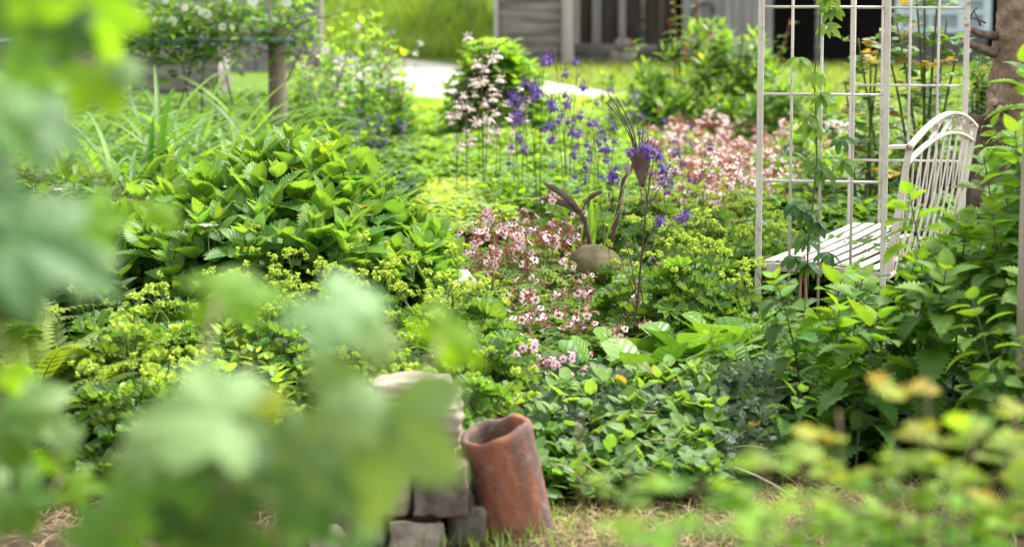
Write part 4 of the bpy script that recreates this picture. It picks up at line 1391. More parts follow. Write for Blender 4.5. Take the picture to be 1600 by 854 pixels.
def mk_columbine(seed, h, flowers, nf=9, nstem=2, base_R=0.14, lean=0.08, top=0.45):
    r = np.random.default_rng(seed)
    st, lf = MB(), LL()
    spec = []
    for k in range(14):
        an = r.uniform(0, 2 * PI)
        L = base_R * r.uniform(0.5, 1.1)
        p = np.array([math.cos(an) * L, math.sin(an) * L, r.uniform(0.08, 0.24)])
        tube(st, curve([0, 0, 0], p * [.4, .4, .9], p, 5), 0.0012, 4, (0.09, 0.12, 0.03), cap=False)
        for m in (-0.9, 0, 0.9):
            o = np.array([math.cos(an + m), math.sin(an + m), 0])
            lf.add(p, o + [0, 0, 0.1], [0, 0, 1] + r.normal(0, .2, 3), r.uniform(0.05, 0.075), jit(r, (0.07, 0.135, 0.04)), 0.3, 0)
    per = max(1, nf // nstem)
    for s in range(nstem):
        hh = h * r.uniform(0.82, 1.0)
        l = r.normal(0, lean, 2)
        path = curve([r.normal(0, .02), r.normal(0, .02), 0], [l[0] * .2, l[1] * .2, hh * .5], [l[0], l[1], hh], 10)
        tube(st, path, np.linspace(0.0034, 0.0014, 10), 5, (0.085, 0.06, 0.035))
        def at(f): return np.array([np.interp(f * 9, range(10), path[:, k]) for k in range(3)])
        for f in (0.3, 0.48, 0.62):
            an = r.uniform(0, 2 * PI)
            for m in (-0.8, 0, 0.8):
                o = np.array([math.cos(an + m), math.sin(an + m), 0.25])
                lf.add(at(f), o, [0, 0, 1], r.uniform(0.035, 0.06), jit(r, (0.07, 0.13, 0.035)), 0.4, 0, 0.6)
        for q in range(per):
            f = 1 - (1 - top) * (1 - (q + r.uniform(0.2, 0.9)) / per) if per > 1 else 1.0
            f = min(f, 1.0)
            a0_ = at(max(f - 0.10, 0.2))
            an = r.uniform(0, 2 * PI)
            L = r.uniform(0.03, 0.10) * (1.25 - 0.6 * f)
            e = at(f) + np.array([math.cos(an) * L, math.sin(an) * L, r.uniform(0.0, 0.03)])
            tube(st, curve(a0_, (a0_ + e) / 2 + [0, 0, .03], e + [0, 0, .032], 6), 0.0011, 4, (0.085, 0.055, 0.04), cap=False)
            M = Matrix.Translation(e) @ Matrix.Rotation(r.uniform(0, 6), 4, 'Z') @ Matrix.Rotation(r.normal(0, 0.45), 4, 'X') @ Matrix.Scale(r.uniform(1.3, 1.8), 4)
            spec.append(('flower', flowers[r.integers(0, len(flowers))], M))
        for q in range(2):
            f = r.uniform(.7, 1)
            e = at(f) + r.normal(0, .03, 3)
            tube(st, curve(at(f - .08), e + [0, 0, .03], e, 5), 0.001, 4, (0.085, 0.055, 0.04), cap=False)
            mbx = LL(); mbx.add(e, [0.1, 0, -1], [0, 1, 0], 0.02, (0.10, 0.07, 0.16), 0, 0, 1.2)
            mbx.emit(st, T_BEAD)
    mf = MB()
    lf.emit(mf, T_COL)
    return [('stem', st.mesh('stem', M_STEM)), ('foliage', mf.mesh('foliage', M_LEAF))] + spec

def mk_blades(seed, n, L, w, cA, cB, bend=(1.0, 2.6), R=0.10, el=(0.05, 0.65)):
    r = np.random.default_rng(seed)
    lf = LL()
    for k in range(n):
        an = r.uniform(0, 2 * PI)
        o = np.array([math.cos(an), math.sin(an), 0])
        e = r.uniform(*el)
        d = o * math.sin(e) + np.array([0, 0, 1]) * math.cos(e)
        u = np.array([0, 0, 1]) * math.sin(e) - o * math.cos(e)
        ln = L * r.uniform(0.6, 1.1)
        p = np.array([r.normal(0, R), r.normal(0, R), 0])
        lf.add(p, d, u, ln, jit(r, mixc(cA, cB, r.random())), 0, 0.35, w / ln * r.uniform(.7, 1.2))
        lf.b[-1] = r.uniform(*bend)
    mf = MB()
    lf.emit(mf, T_STRAP)
    return [('foliage', mf.mesh('foliage', M_BLADE))]

def mk_fern(seed, n=11, L=0.5, cA=(0.06, 0.12, 0.02), cB=(0.16, 0.22, 0.03), np_=20):
    r = np.random.default_rng(seed)
    spec = []
    for k in range(n):
        st, lf = MB(), LL()
        an = k * 2 * PI / n + r.normal(0, .25)
        o = np.array([math.cos(an), math.sin(an), 0])
        ln = L * r.uniform(0.65, 1.1)
        e = r.uniform(0.5, 1.1)
        path = curve([0, 0, 0], o * ln * .25 * math.cos(e) + np.array([0, 0, ln * .75]), o * ln * .75 + np.array([0, 0, ln * r.uniform(.35, .75)]), 16)
        tube(st, path, np.linspace(.0024, .0008, 16), 4, (0.12, 0.13, 0.03), cap=False)
        tg = nrm(np.gradient(path, axis=0))
        sd = np.cross(o, [0, 0, 1])
        c0 = mixc(cA, cB, r.random())
        for j in range(np_):
            f = 0.16 + 0.84 * j / (np_ - 1)
            i = f * 15
            p = np.array([np.interp(i, range(16), path[:, q]) for q in range(3)])
            t = np.array([np.interp(i, range(16), tg[:, q]) for q in range(3)])
            up = np.cross(sd, t)
            if up[2] < 0: up = -up
            pl = ln * 0.13 * math.sin(PI * min(1, (f * 0.86 + 0.14)) ** 0.8) + 0.006
            for s in (-1, 1):
                lf.add(p, sd * s + t * 0.45, up, pl, jit(r, mixc(c0, cB, max(0, f - .7) * 1.6), .08), 0.35, 0.1, 1.25)
        lf.emit(st, T_PINNA)
        spec.append(('frond', st.mesh('frond', M_LEAF)))
    return spec

M_BERG = leaf_mat('leaf_bergenia', trans=0.25, rough=0.3, nv=6.5, slant=1.6, vein=0.6, bump=1.0)

def mk_bergenia(seed, n=9, L=0.19):
    r = np.random.default_rng(seed)
    st, lf = MB(), LL()
    for k in range(n):
        an = k * 2.4 + r.normal(0, .3)
        o = np.array([math.cos(an), math.sin(an), 0])
        p = o * r.uniform(0.03, 0.10) + np.array([0, 0, r.uniform(0.05, 0.13)])
        tube(st, [[0, 0, 0], p * [.6, .6, .5], p], 0.005, 5, (0.16, 0.14, 0.05), cap=False)
        e = r.uniform(0.45, 1.25)
        c = mixc((0.055, 0.135, 0.02), (0.12, 0.21, 0.03), r.random() ** 1.5)
        lf.add(p, o * math.cos(e) + np.array([0, 0, 1]) * math.sin(e), np.array([0, 0, 1]) * math.cos(e) - o * math.sin(e) + r.normal(0, .12, 3), L * r.uniform(.6, 1.0), jit(r, c, .1), r.uniform(.3, 1.0), r.uniform(.0, .25), r.uniform(.9, 1.1))
    mf = MB()
    lf.emit(mf, T_OBOV)
    return [('stem', st.mesh('stem', M_STEM)), ('foliage', mf.mesh('foliage', M_BERG))]

def cover(name, pts, h, n_per, s, T, cA, cB, m, label, seed, whorl=5, el=(0.1, 0.7), cat='ground cover', hmod=None, bend=0.4, kind='stuff', face=(0, 0, 0)):
    """ground cover nobody could count: small leafy tips over an uneven surface"""
    r = np.random.default_rng(seed)
    n = len(pts)
    lump = 0.55 + 0.45 * (np.sin(pts[:, 0] * 5.1 + 1.3 * np.sin(pts[:, 1] * 3)) * np.sin(pts[:, 1] * 4.3 + pts[:, 0])) 
    hh = (h if hmod is None else h * hmod(pts)) * (0.55 + 0.5 * lump)
    zz = terr(pts[:, 0], pts[:, 1])
    P_, D_, U_, S_, C_, B_ = [], [], [], [], [], []
    tone = r.random(n)
    for k in range(n_per):
        zf = 1 - 0.75 * (k / n_per) * r.uniform(.6, 1, n)
        for w in range(whorl):
            an = r.uniform(0, 2 * PI, n)
            e = r.uniform(el[0], el[1], n) * (1 if k == 0 else .5)
            o = np.stack([np.cos(an), np.sin(an), np.zeros(n)], -1)
            P_.append(np.stack([pts[:, 0], pts[:, 1], zz + hh * zf], -1) + r.normal(0, s * .25, (n, 3)))
            D_.append(o * np.cos(e)[:, None] + np.array([0, 0, 1]) * np.sin(e)[:, None])
            U_.append(np.array([0, 0, 1]) * np.cos(e)[:, None] - o * np.sin(e)[:, None] + r.normal(0, 0.3, (n, 3)) + np.array(face))
            S_.append(s * r.uniform(.55, 1.3, n))
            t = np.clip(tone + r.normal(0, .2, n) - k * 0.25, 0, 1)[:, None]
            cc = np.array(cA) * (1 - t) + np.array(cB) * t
            dead = r.random(n) < 0.018
            cc[dead] = np.array([0.17, 0.14, 0.05]) * r.uniform(.4, 1.2, (int(dead.sum()), 1))
            C_.append(cc)
            B_.append(r.uniform(0, bend * 2, n))
    mb = MB()
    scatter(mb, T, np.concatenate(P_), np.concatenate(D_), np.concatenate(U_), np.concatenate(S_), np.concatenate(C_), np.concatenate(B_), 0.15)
    return setp(obj(name, mb.mesh(name, m)), label, cat, None, kind)

def area(seed, n, p0, p1, Y0, Y1, keep=None):
    """random ground points between picture columns p0..p1 and distances Y0..Y1"""
    r = np.random.default_rng(seed)
    y = np.sqrt(r.uniform(Y0 ** 2, Y1 ** 2, n))
    px = r.uniform(p0, p1, n)
    x = (px - 800) / F * y * 1.01
    if keep is not None:
        k = keep(px, y, r)
        x, y = x[k], y[k]
    return np.stack([x, y], -1)
R0 = np.random.default_rng(99)

# ------------------------------------------------------------------ ground covers (nobody could count them)
lime_keep = lambda px, y, r: ~((px > 470) & (px < 560) & (y < 15))
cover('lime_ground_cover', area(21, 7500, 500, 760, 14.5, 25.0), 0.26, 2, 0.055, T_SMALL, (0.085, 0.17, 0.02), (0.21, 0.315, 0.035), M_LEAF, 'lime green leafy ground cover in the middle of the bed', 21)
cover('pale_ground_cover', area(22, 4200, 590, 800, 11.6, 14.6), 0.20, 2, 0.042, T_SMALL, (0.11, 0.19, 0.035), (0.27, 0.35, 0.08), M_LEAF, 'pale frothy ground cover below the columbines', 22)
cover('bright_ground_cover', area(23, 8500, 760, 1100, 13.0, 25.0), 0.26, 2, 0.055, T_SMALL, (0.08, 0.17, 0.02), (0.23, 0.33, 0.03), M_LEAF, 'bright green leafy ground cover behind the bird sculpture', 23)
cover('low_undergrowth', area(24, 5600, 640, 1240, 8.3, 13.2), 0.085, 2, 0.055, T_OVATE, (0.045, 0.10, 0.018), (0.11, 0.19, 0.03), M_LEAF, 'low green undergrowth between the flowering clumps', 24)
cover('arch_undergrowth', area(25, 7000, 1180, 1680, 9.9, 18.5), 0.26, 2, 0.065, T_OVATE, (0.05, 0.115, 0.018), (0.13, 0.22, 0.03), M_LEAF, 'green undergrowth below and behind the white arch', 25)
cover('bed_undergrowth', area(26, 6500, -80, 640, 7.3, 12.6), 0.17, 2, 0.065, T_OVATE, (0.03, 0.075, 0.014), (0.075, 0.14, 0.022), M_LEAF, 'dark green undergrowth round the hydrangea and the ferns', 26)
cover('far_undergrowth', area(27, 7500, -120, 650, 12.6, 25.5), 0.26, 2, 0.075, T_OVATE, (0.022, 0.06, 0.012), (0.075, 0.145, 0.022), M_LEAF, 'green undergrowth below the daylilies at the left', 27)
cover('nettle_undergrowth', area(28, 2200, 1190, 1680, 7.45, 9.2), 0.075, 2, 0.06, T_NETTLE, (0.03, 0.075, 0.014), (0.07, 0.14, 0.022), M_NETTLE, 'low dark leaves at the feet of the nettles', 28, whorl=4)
# ivy and mint on the front slope of the bed
ivy = area(29, 1700, 850, 1200, 7.28, 8.15)
cover('ivy_cover', ivy, 0.10, 2, 0.085, T_IVY, (0.022, 0.052, 0.018), (0.05, 0.098, 0.03), M_PALM, 'dark ivy hanging over the front of the bed', 29, whorl=3, face=(0, -1.3, 0))
cover('mint_cover', area(30, 210, 835, 1120, 7.05, 7.8), 0.15, 3, 0.056, T_OVATE, (0.07, 0.145, 0.035), (0.13, 0.22, 0.05), M_LEAF, 'pale green small-leaved mint among the ivy', 30, whorl=4, el=(0.3, 1.1), face=(0, -.35, 0))
# dry stalks lying over the ivy and the marjoram
dsk = MB()
r = np.random.default_rng(37)
for k in range(26):
    q = area(400 + k, 1, 840, 1180, 7.1, 7.9)[0]
    z0 = tz(*q) + r.uniform(.06, .16)
    a = r.uniform(-.7, .7)
    L_ = r.uniform(.08, .26)
    e = np.array([math.cos(a) * L_, math.sin(a) * L_ * .4 - .03, r.uniform(-.1, .06)])
    s_ = np.array([q[0], q[1] - .05, z0])
    tube(dsk, curve(s_, s_ + e * .5 + [0, 0, .02], s_ + e, 6), r.uniform(.0012, .0028), 4, jit(r, (.42, .34, .22)))
setp(obj('dry_stalks', dsk.mesh('dry_stalks', M_STRAW)), 'thin dry stalks lying over the ivy at the front of the bed', 'dry stalks', None, 'stuff')
# dry cut grass and green grass at the front
dg = np.concatenate([area(31, 4200, 850, 1500, 6.1, 7.35), area(32, 1500, -60, 500, 5.9, 7.2)])
blades('dry_grass', dg, 0.13, 0.0028, [(0.30, 0.21, 0.10), (0.52, 0.40, 0.22)], 'dry straw-coloured cut grass in front of the bed', 33, mat_=M_STRAW, flat=True, bend=1.4)
gg = np.concatenate([area(34, 1500, 740, 1600, 6.2, 7.35), area(35, 700, 560, 900, 6.5, 7.0)])
blades('green_grass', gg, 0.075, 0.0035, [(0.06, 0.13, 0.02), (0.15, 0.22, 0.03)], 'short green grass among the straw at the front', 36, lean=0.9)

# ------------------------------------------------------------------ hydrangea, left of the middle
HY = 9.25
M_HYD = leaf_mat('leaf_hydrangea', trans=0.36, rough=0.40, nv=7, slant=2.4, vein=0.4, bump=0.7, spec=0.45)
hx = XA(425, HY)
def hyd_top(x, y):
    # x in -1..1 over the width, taller behind
    px = 425 + x * 300
    yt = np.interp(px, [125, 200, 300, 400, 440, 530, 600, 660, 725], [370, 325, 302, 248, 232, 245, 312, 358, 420])
    z = CAMZ - (yt + 60) * (HY + 0.3 * y) / F
    return max(0.2, z - 0.13 - 0.28 * max(0, -y))
sp, tips = dome(41, 0.72, 0.50, 1.0, 165, T_HYD, 0.16, 6, 0.055, (0.058, 0.142, 0.03), (0.12, 0.22, 0.04), M_HYD, el=(0.0, 1.1), bend=(0.8, 0.15), fold=0.28, ztop=hyd_top, base=0.4, sr=0.005, top_extra=4, tipc=0.45, jl=0.32)
r = np.random.default_rng(42)
bud = MB()
bl = LL()
for k in range(26):
    d = nrm((r.normal(0, .5, 3) + [0, 0, .7])[None])[0]
    bl.add(d * 0.008, d, [0.2, .9, .1], 0.014, jit(r, (0.36, 0.40, 0.04), .15), 0, 0, 1.3)
bl.emit(bud, T_BEAD)
budm = bud.mesh('flower_bud', M_PETAL)
hyd = plant('hydrangea', sp, 'broad green hydrangea with serrated leaves and yellowish shoot tips left of the path', 'shrub', None, hx, HY)
for tp, d in tips[::3]:
    obj('flower_bud', budm, hyd, Matrix.Translation(tp + np.array(d) * 0.01) @ Matrix.Scale(r.uniform(.8, 1.5), 4))
# a strongly yellow shoot and a paler one above the rest
for px, py, Y, ca, cb, lab, sd in ((505, 212, 9.3, (0.10, 0.2, 0.025), (0.24, 0.32, 0.03), 'upright hydrangea shoot with the most yellow leaves of all', 43), (432, 205, 9.35, (0.06, 0.12, 0.035), (0.15, 0.21, 0.08), 'tallest hydrangea shoot with greyish toothed top leaves', 44)):
    p = P(px, py, Y)
    spx, _ = dome(sd, 0.05, 0.05, p[2] - tz(p[0], Y), 5, T_HYD, 0.13, 5, 0.045, ca, cb, M_LEAF, el=(0.25, 0.95), bend=(0.5, 0.1), fold=0.3, base=0.8, sr=0.005, top_extra=3, tipc=0.7)
    plant('hydrangea_shoot', spx, lab, 'shrub', None, p[0], Y)

# ------------------------------------------------------------------ lady's mantle
MAN = [mk_mantle(50 + k, R=0.19 + 0.02 * (k % 2), h=0.27 + 0.03 * (k % 3), nf=6, fh=0.17) for k in range(5)]
def mantles(spots, label, group, sc=(0.85, 1.15)):
    for k, (px, Y) in enumerate(spots):
        x = XA(px, Y)
        plant('lady_mantle', MAN[(k * 3 + int(px)) % 5], label, 'lady\'s mantle', group, x, Y, R0.uniform(0, 6.28), R0.uniform(*sc))
mantles([(245, 8.15), (330, 8.3), (405, 8.2), (480, 8.35), (555, 8.4), (625, 8.5), (680, 8.45), (290, 8.6), (370, 8.65), (445, 8.6), (520, 8.75), (590, 8.8), (200, 7.8), (165, 8.1), (440, 7.8), (510, 7.75), (560, 7.7), (620, 7.8), (680, 7.7), (730, 7.9), (650, 7.3), (700, 7.2), (590, 7.2), (230, 7.3), (180, 7.2), (740, 7.45), (755, 8.3), (715, 8.8)],
        "lady's mantle with yellow-green flower froth in the bed before the hydrangea", "lady's mantle before the hydrangea")
mantles([(1052, 10.6), (1080, 10.2), (1140, 10.4), (1190, 10.2), (1110, 9.5), (1050, 9.5), (1100, 9.2), (1175, 11.0), (1100, 11.1), (1020, 11.3), (890, 11.6), (955, 11.9), (1240, 10.9), (1015, 8.95), (1085, 8.9), (930, 11.4), (1140, 8.8)],
        "lady's mantle with yellow-green froth between the stone bird and the arch", "lady's mantle by the arch")
# one sprig standing right before the stone bird
p = P(955, 432, 10.3)
plant('lady_mantle', mk_mantle(58, R=0.05, h=0.22, nl=4, nf=3, fh=0.10), "single small lady's mantle sprig right in front of the stone bird's body", "lady's mantle", None, p[0], 10.3)

# ------------------------------------------------------------------ golden marjoram (yellow-green bushy tips) left
GM = [dome(60 + k, 0.13, 0.12, 0.34, 26, T_OVATE, 0.058, 5, 0.024, (0.085, 0.165, 0.03), (0.20, 0.31, 0.04), M_LEAF, el=(0.1, 0.8), bend=(0.5, 0.2), fold=0.2, base=0.5, sr=0.002, tipc=0.8)[0] for k in range(3)]
for k, (px, Y) in enumerate([(300, 7.65), (345, 7.75), (390, 7.6), (270, 7.5), (425, 7.5), (330, 7.3)]):
    plant('golden_marjoram', GM[k % 3], 'yellow-green small-leaved bushy herb beside the ferns at the left', 'herb', 'golden herb clumps beside the ferns', XA(px, Y), Y, R0.uniform(0, 6.28), R0.uniform(.9, 1.15))

# ------------------------------------------------------------------ ferns at the left
FE = [mk_fern(70 + k, n=10, L=0.42) for k in range(3)]
for k, (px, Y, s) in enumerate([(45, 7.6, 1.1), (110, 7.5, 1.0), (160, 7.75, 0.9), (10, 7.3, 1.0), (90, 7.95, 1.15), (140, 7.25, 0.75), (-15, 7.9, 1.1)]):
    plant('fern', FE[k % 3], 'yellowish green fern at the left edge of the bed', 'fern', 'ferns at the left edge', XA(px, Y), Y, R0.uniform(0, 6.28), s)

# dark broad-leaved clumps at the far left behind the ferns
DK = [dome(76 + k, 0.28, 0.25, 0.52, 34, T_NETTLE, 0.13, 5, 0.06, (0.028, 0.075, 0.014), (0.06, 0.13, 0.02), M_NETTLE, el=(0, .7), bend=(.9, .4), base=.6)[0] for k in range(2)]
for k, (px, Y, s) in enumerate([(40, 8.8, 1), (130, 8.6, .9), (-20, 8.4, 1.1), (90, 9.6, 1.1), (0, 10.2, 1.2), (160, 10.4, 1.0), (60, 11.2, 1.1)]):
    plant('dark_leaf_clump', DK[k % 2], 'dark green toothed leaf clump behind the ferns', 'plant', 'dark leaf clumps behind the ferns', XA(px, Y), Y, R0.uniform(0, 6.28), s)

# ------------------------------------------------------------------ pink cranesbill
CR = [mk_cranesbill(80 + k, GH, R=0.19, h=0.22 + .02 * k, nf=9, fh=0.18) for k in range(4)]
CRF = [mk_cranesbill(86 + k, GH[:4], R=0.20, h=0.13, nf=4, fh=0.10) for k in range(2)]
for k, (px, Y, s) in enumerate([(745, 10.3, .9), (790, 10.5, 1.05), (835, 10.6, 1.15), (852, 10.25, 1.0), (800, 9.9, 1), (840, 9.75, .95), (865, 9.4, .75), (760, 9.7, .85), (975, 9.3, .42), (1010, 9.8, .70), (720, 10.0, .8)]):
    plant('cranesbill', CR[k % 4], 'pink-flowered cranesbill clump beside the stone bird', 'cranesbill', 'cranesbill round the stone bird', XA(px, Y), Y, R0.uniform(-.6, .6), s)
for k, (px, Y, s) in enumerate([(810, 9.2, 1), (865, 9.0, 1.05), (920, 9.25, 1), (965, 9.1, .9), (835, 8.6, .95), (890, 8.55, 1), (785, 8.75, .9), (940, 8.65, .9), (1010, 9.35, .85), (855, 8.2, .85)]):
    plant('cranesbill', CRF[k % 2], 'light green lobed cranesbill clump in front of the stone bird with few flowers', 'cranesbill', 'cranesbill in front of the bird', XA(px, Y), Y, R0.uniform(-.6, .6), s)
CRP = mk_cranesbill(89, GHP, R=0.12, h=0.15, nl=18, nf=9, fh=0.12, ls=(0.04, 0.06))
for px, Y, s, lab in ((838, 7.95, .85, 'low magenta and white flowered plant above the clay pipe'), (897, 7.95, 0.7, 'low magenta and white flowered plant left of the broad bergenia leaves')):
    plant('pink_flower_clump', CRP, lab, 'flower', None, XA(px, Y), Y, 0.3, s)
CRB = [mk_cranesbill(90 + k, GHB, R=0.30, h=0.26, nl=44, nf=13, fh=0.17, ls=(0.08, 0.12), ca=(0.09, 0.17, 0.025), cb=(0.19, 0.27, 0.04)) for k in range(3)]
r = np.random.default_rng(95)
spots = []
for Y in (12.7, 13.6, 14.6, 15.7, 16.8, 18.0, 19.2):
    lo = np.interp(Y, [12.7, 16, 19.2], [1075, 1040, 1060])
    hi = np.interp(Y, [12.7, 15, 19.2], [1200, 1270, 1290])
    n_ = 4 if Y < 16 else 5
    for k in range(n_):
        spots.append((lo + (hi - lo) * (k + r.uniform(.2, .8)) / n_, Y + r.uniform(-.35, .35)))
for k, (px, Y) in enumerate(spots):
    plant('cranesbill', CRB[k % 3], 'cranesbill of the dense pink drift behind the left post of the arch', 'cranesbill', 'pink drift of cranesbill', XA(px, Y), Y, r.uniform(-.7, .7), r.uniform(.9, 1.2))

# ------------------------------------------------------------------ columbines
CW = [mk_columbine(100 + k, 1.0, CF_W, nf=9, nstem=2, top=0.5) for k in range(3)]
CPu = [mk_columbine(110 + k, 1.0, CF_P, nf=9, nstem=2, top=0.5) for k in range(3)]
for k, (px, Y, h) in enumerate([(762, 14.0, 1.12), (730, 13.6, .86), (778, 13.6, .9), (800, 14.2, .82), (715, 14.2, .78), (750, 14.5, 0.95)]):
    plant('columbine', CW[k % 3], 'tall pale pink columbine before the bright green shrub', 'columbine', 'pale pink columbines', XA(px, Y), Y, R0.uniform(0, 6.28), h * 1.02)
for k, (px, Y, h) in enumerate([(826, 14.0, .95), (884, 13.8, 1.02), (900, 14.6, .7), (930, 13.2, .62), (815, 13.2, .8), (960, 12.4, .66), (880, 12.9, .78), (915, 12.0, .68), (945, 12.2, .72), (838, 13.0, .95)]):
    plant('columbine', CPu[k % 3], 'purple columbine between the pale ones and the stone bird', 'columbine', 'purple columbines behind the bird', XA(px, Y), Y, R0.uniform(0, 6.28), h * 1.1)
for k, (px, Y, h) in enumerate([(1035, 12.2, .62), (1072, 12.0, .66), (1050, 11.8, .6), (1000, 12.0, .62), (1025, 16.6, .62), (1060, 16.0, .55), (985, 19.0, .72), (950, 19.4, .7)]):
    plant('columbine', CPu[(k + 1) % 3], 'purple columbine beside the pink drift right of the bird', 'columbine', 'purple columbines by the pink drift', XA(px, Y), Y, R0.uniform(0, 6.28), h)
for k, (px, Y, h) in enumerate([(575, 17.4, .62), (600, 17.6, .6), (555, 17.2, .6), (625, 18.0, .56), (590, 16.8, .45)]):
    plant('columbine', CPu[k % 3], 'low purple columbine before the tall perennials at the left', 'columbine', 'purple columbines before the perennials', XA(px, Y), Y, R0.uniform(0, 6.28), h)
# the dark-stemmed one in front of the bird
fs, ff = MB(), LL()
CY = 8.75
c0 = P(968, 648, CY)
c0[2] = tz(c0[0], CY)
def C3(px, py, dy=0): return P(px, py, CY + dy) - c0
main = np.array([C3(969, 652), C3(975, 600), C3(985, 530), C3(996, 470), C3(1002, 400), C3(1008, 340), C3(1014, 290), C3(1016, 262)])
main[0][2] = 0
tube(fs, main, np.linspace(0.0055, 0.0022, 8), 6, (0.075, 0.045, 0.032))
fspec = []
for pts in ([(969, 655), (970, 610), (979, 545), (990, 480), (1004, 430), (1018, 408)], [(996, 470), (985, 400), (968, 345), (957, 300), (955, 275)], [(1003, 395), (1030, 370), (1048, 350), (1070, 328)], [(1008, 340), (1000, 290), (994, 262), (985, 240)], [(1010, 330), (1025, 300), (1040, 280), (1038, 262)], [(1014, 290), (1020, 255), (1022, 232)], [(1012, 310), (1002, 262), (1003, 236)], [(1003, 400), (1012, 372), (1030, 345)]):
    pp = np.array([C3(a, b, 0.02 * (i_ - 1)) for i_, (a, b) in enumerate(pts)])
    tube(fs, pp, np.linspace(0.0026, 0.0011, len(pts)), 5, (0.085, 0.055, 0.038), cap=False)
    fspec.append(pp[-1])
r = np.random.default_rng(8)
flw = []
for px, py in ((955, 272), (962, 268), (985, 233), (1003, 228), (1012, 240), (1022, 232), (1030, 240), (1072, 332), (1066, 338), (1034, 340), (1028, 344), (1010, 226), (1040, 262)):
    e = C3(px, py, r.uniform(-.04, .04))
    flw.append(('flower', CF_P[r.integers(0, 3)], Matrix.Translation(e) @ Matrix.Rotation(r.uniform(0, 6), 4, 'Z') @ Matrix.Rotation(r.normal(0, .5), 4, 'X') @ Matrix.Scale(r.uniform(1.0, 1.35), 4)))
bdm = MB(); bb = LL()
for px, py in ((1021, 402), (1013, 408)):
    bb.add(C3(px, py - 5), [0.1, 0, -1], [0, 1, 0], 0.03, (0.09, 0.055, 0.17), 0, 0, 1.1)
bb.emit(bdm, T_BEAD)
for k in range(5):
    i_ = r.uniform(1.5, 5)
    q = np.array([np.interp(i_, range(8), main[:, c]) for c in range(3)])
    an = r.uniform(0, 6)
    for m in (-.9, 0, .9):
        ff.add(q, [math.cos(an + m), math.sin(an + m), .2], [0, 0, 1], r.uniform(.04, .07), jit(r, (0.07, 0.14, 0.04)), .4, 0, .7)
fm = MB(); ff.emit(fm, T_COL)
plant('columbine', [('stem', fs.mesh('stem', M_STEM)), ('foliage', fm.mesh('foliage', M_LEAF)), ('flower_bud', bdm.mesh('flower_bud', M_PETAL))] + flw, 'dark-stemmed purple columbine rising in front of the stone bird', 'columbine', None, c0[0], CY)

# ------------------------------------------------------------------ sword leaves behind the stone bird
SW = mk_blades(120, 9, 0.48, 0.03, (0.10, 0.19, 0.025), (0.19, 0.29, 0.04), bend=(0.0, 0.25), R=0.03, el=(0.0, 0.25))
for px, Y, s, lab in ((918, 10.9, 1.0, 'upright sword-leaved iris fan right behind the stone bird'), (795, 10.7, .8, 'sword-leaved iris fan among the cranesbill flowers')):
    plant('iris_leaves', SW, lab, 'iris', None, XA(px, Y), Y, 0.4, s)

# ------------------------------------------------------------------ bergenia right of the clay pipe
BG = [mk_bergenia(130 + k, n=11) for k in range(3)]
for k, (px, Y, s) in enumerate([(935, 8.1, 1.0), (1030, 8.0, 1.05), (1075, 8.35, 1.05), (1115, 8.15, 1.0), (1010, 8.45, .95), (1135, 8.55, 1.1), (1150, 7.95, .85)]):
    plant('bergenia', BG[k % 3], 'bergenia with big rounded glossy leaves above the ivy', 'bergenia', 'bergenia above the ivy', XA(px, Y), Y, R0.uniform(0, 6.28), s)

# ------------------------------------------------------------------ nettles at the right
NT = [mk_nettle(140 + k, h, 0.7) for k, h in enumerate((0.5, 0.62, 0.75, 0.9, 1.15, 0.7))]
nl = [(1132, 7.9, 0, .5), (1258, 7.75, 1, .78), (1300, 7.5, 1, .80), (1325, 7.85, 1, .80), (1372, 7.6, 2, .88), (1418, 7.72, 2, 1.04), (1447, 7.5, 5, 1.0), (1490, 7.8, 5, 1.05), (1535, 7.55, 3, .9), (1225, 7.3, 0, .6), (1462, 8.0, 2, .98), (1340, 7.35, 0, 1.05), (1570, 7.4, 2, 1.0), (1300, 8.1, 0, .85), (1580, 8.0, 3, .95), (1355, 8.1, 5, .68), (1252, 8.3, 0, .55)]
for k, (px, Y, v, s) in enumerate(nl):
    plant('nettle', NT[v], 'green toothed-leaf nettle in the thicket in front of the arch bench', 'nettle', 'nettles before the arch', XA(px, Y), Y, R0.uniform(0, 6.28), s)
for k, (px, Y, v, s) in enumerate([(1600, 7.7, 4, .92), (1572, 7.45, 4, .76), (1618, 7.5, 4, .95), (1640, 7.8, 4, 1.05), (1600, 8.3, 4, .95), (1588, 6.95, 2, .88), (1625, 6.9, 2, 1.0)]):
    plant('nettle', NT[v], 'tall nettle at the right picture edge before the tree trunk', 'nettle', 'tall nettles before the trunk', XA(px, Y), Y, R0.uniform(0, 6.28), s)

# ------------------------------------------------------------------ daylilies at the far left middle
DL = [mk_blades(150 + k, 58, 1.12, 0.046, (0.03, 0.085, 0.016), (0.135, 0.24, 0.045), bend=(1.0, 3.1), R=0.10) for k in range(4)]
for k, (px, Y, s) in enumerate([(30, 13.6, .95), (95, 13.2, .9), (170, 13.8, .95), (240, 14.0, 1.0), (300, 14.4, 1.0), (360, 14.3, .95), (410, 14.8, .9), (130, 15.2, 1.0), (210, 15.6, 1.05), (280, 15.9, 1.05), (350, 16.2, 1.05), (420, 16.0, .95), (60, 15.0, 1.0), (460, 15.4, .8), (320, 13.4, .8), (200, 12.9, .8), (-20, 14.4, 1), (385, 17.0, 1.0), (260, 17.0, 1.0)]):
    plant('daylily', DL[k % 4], 'daylily clump of long arching leaves below the rose support', 'daylily', 'daylilies below the rose support', XA(px, Y), Y, R0.uniform(0, 6.28), s)
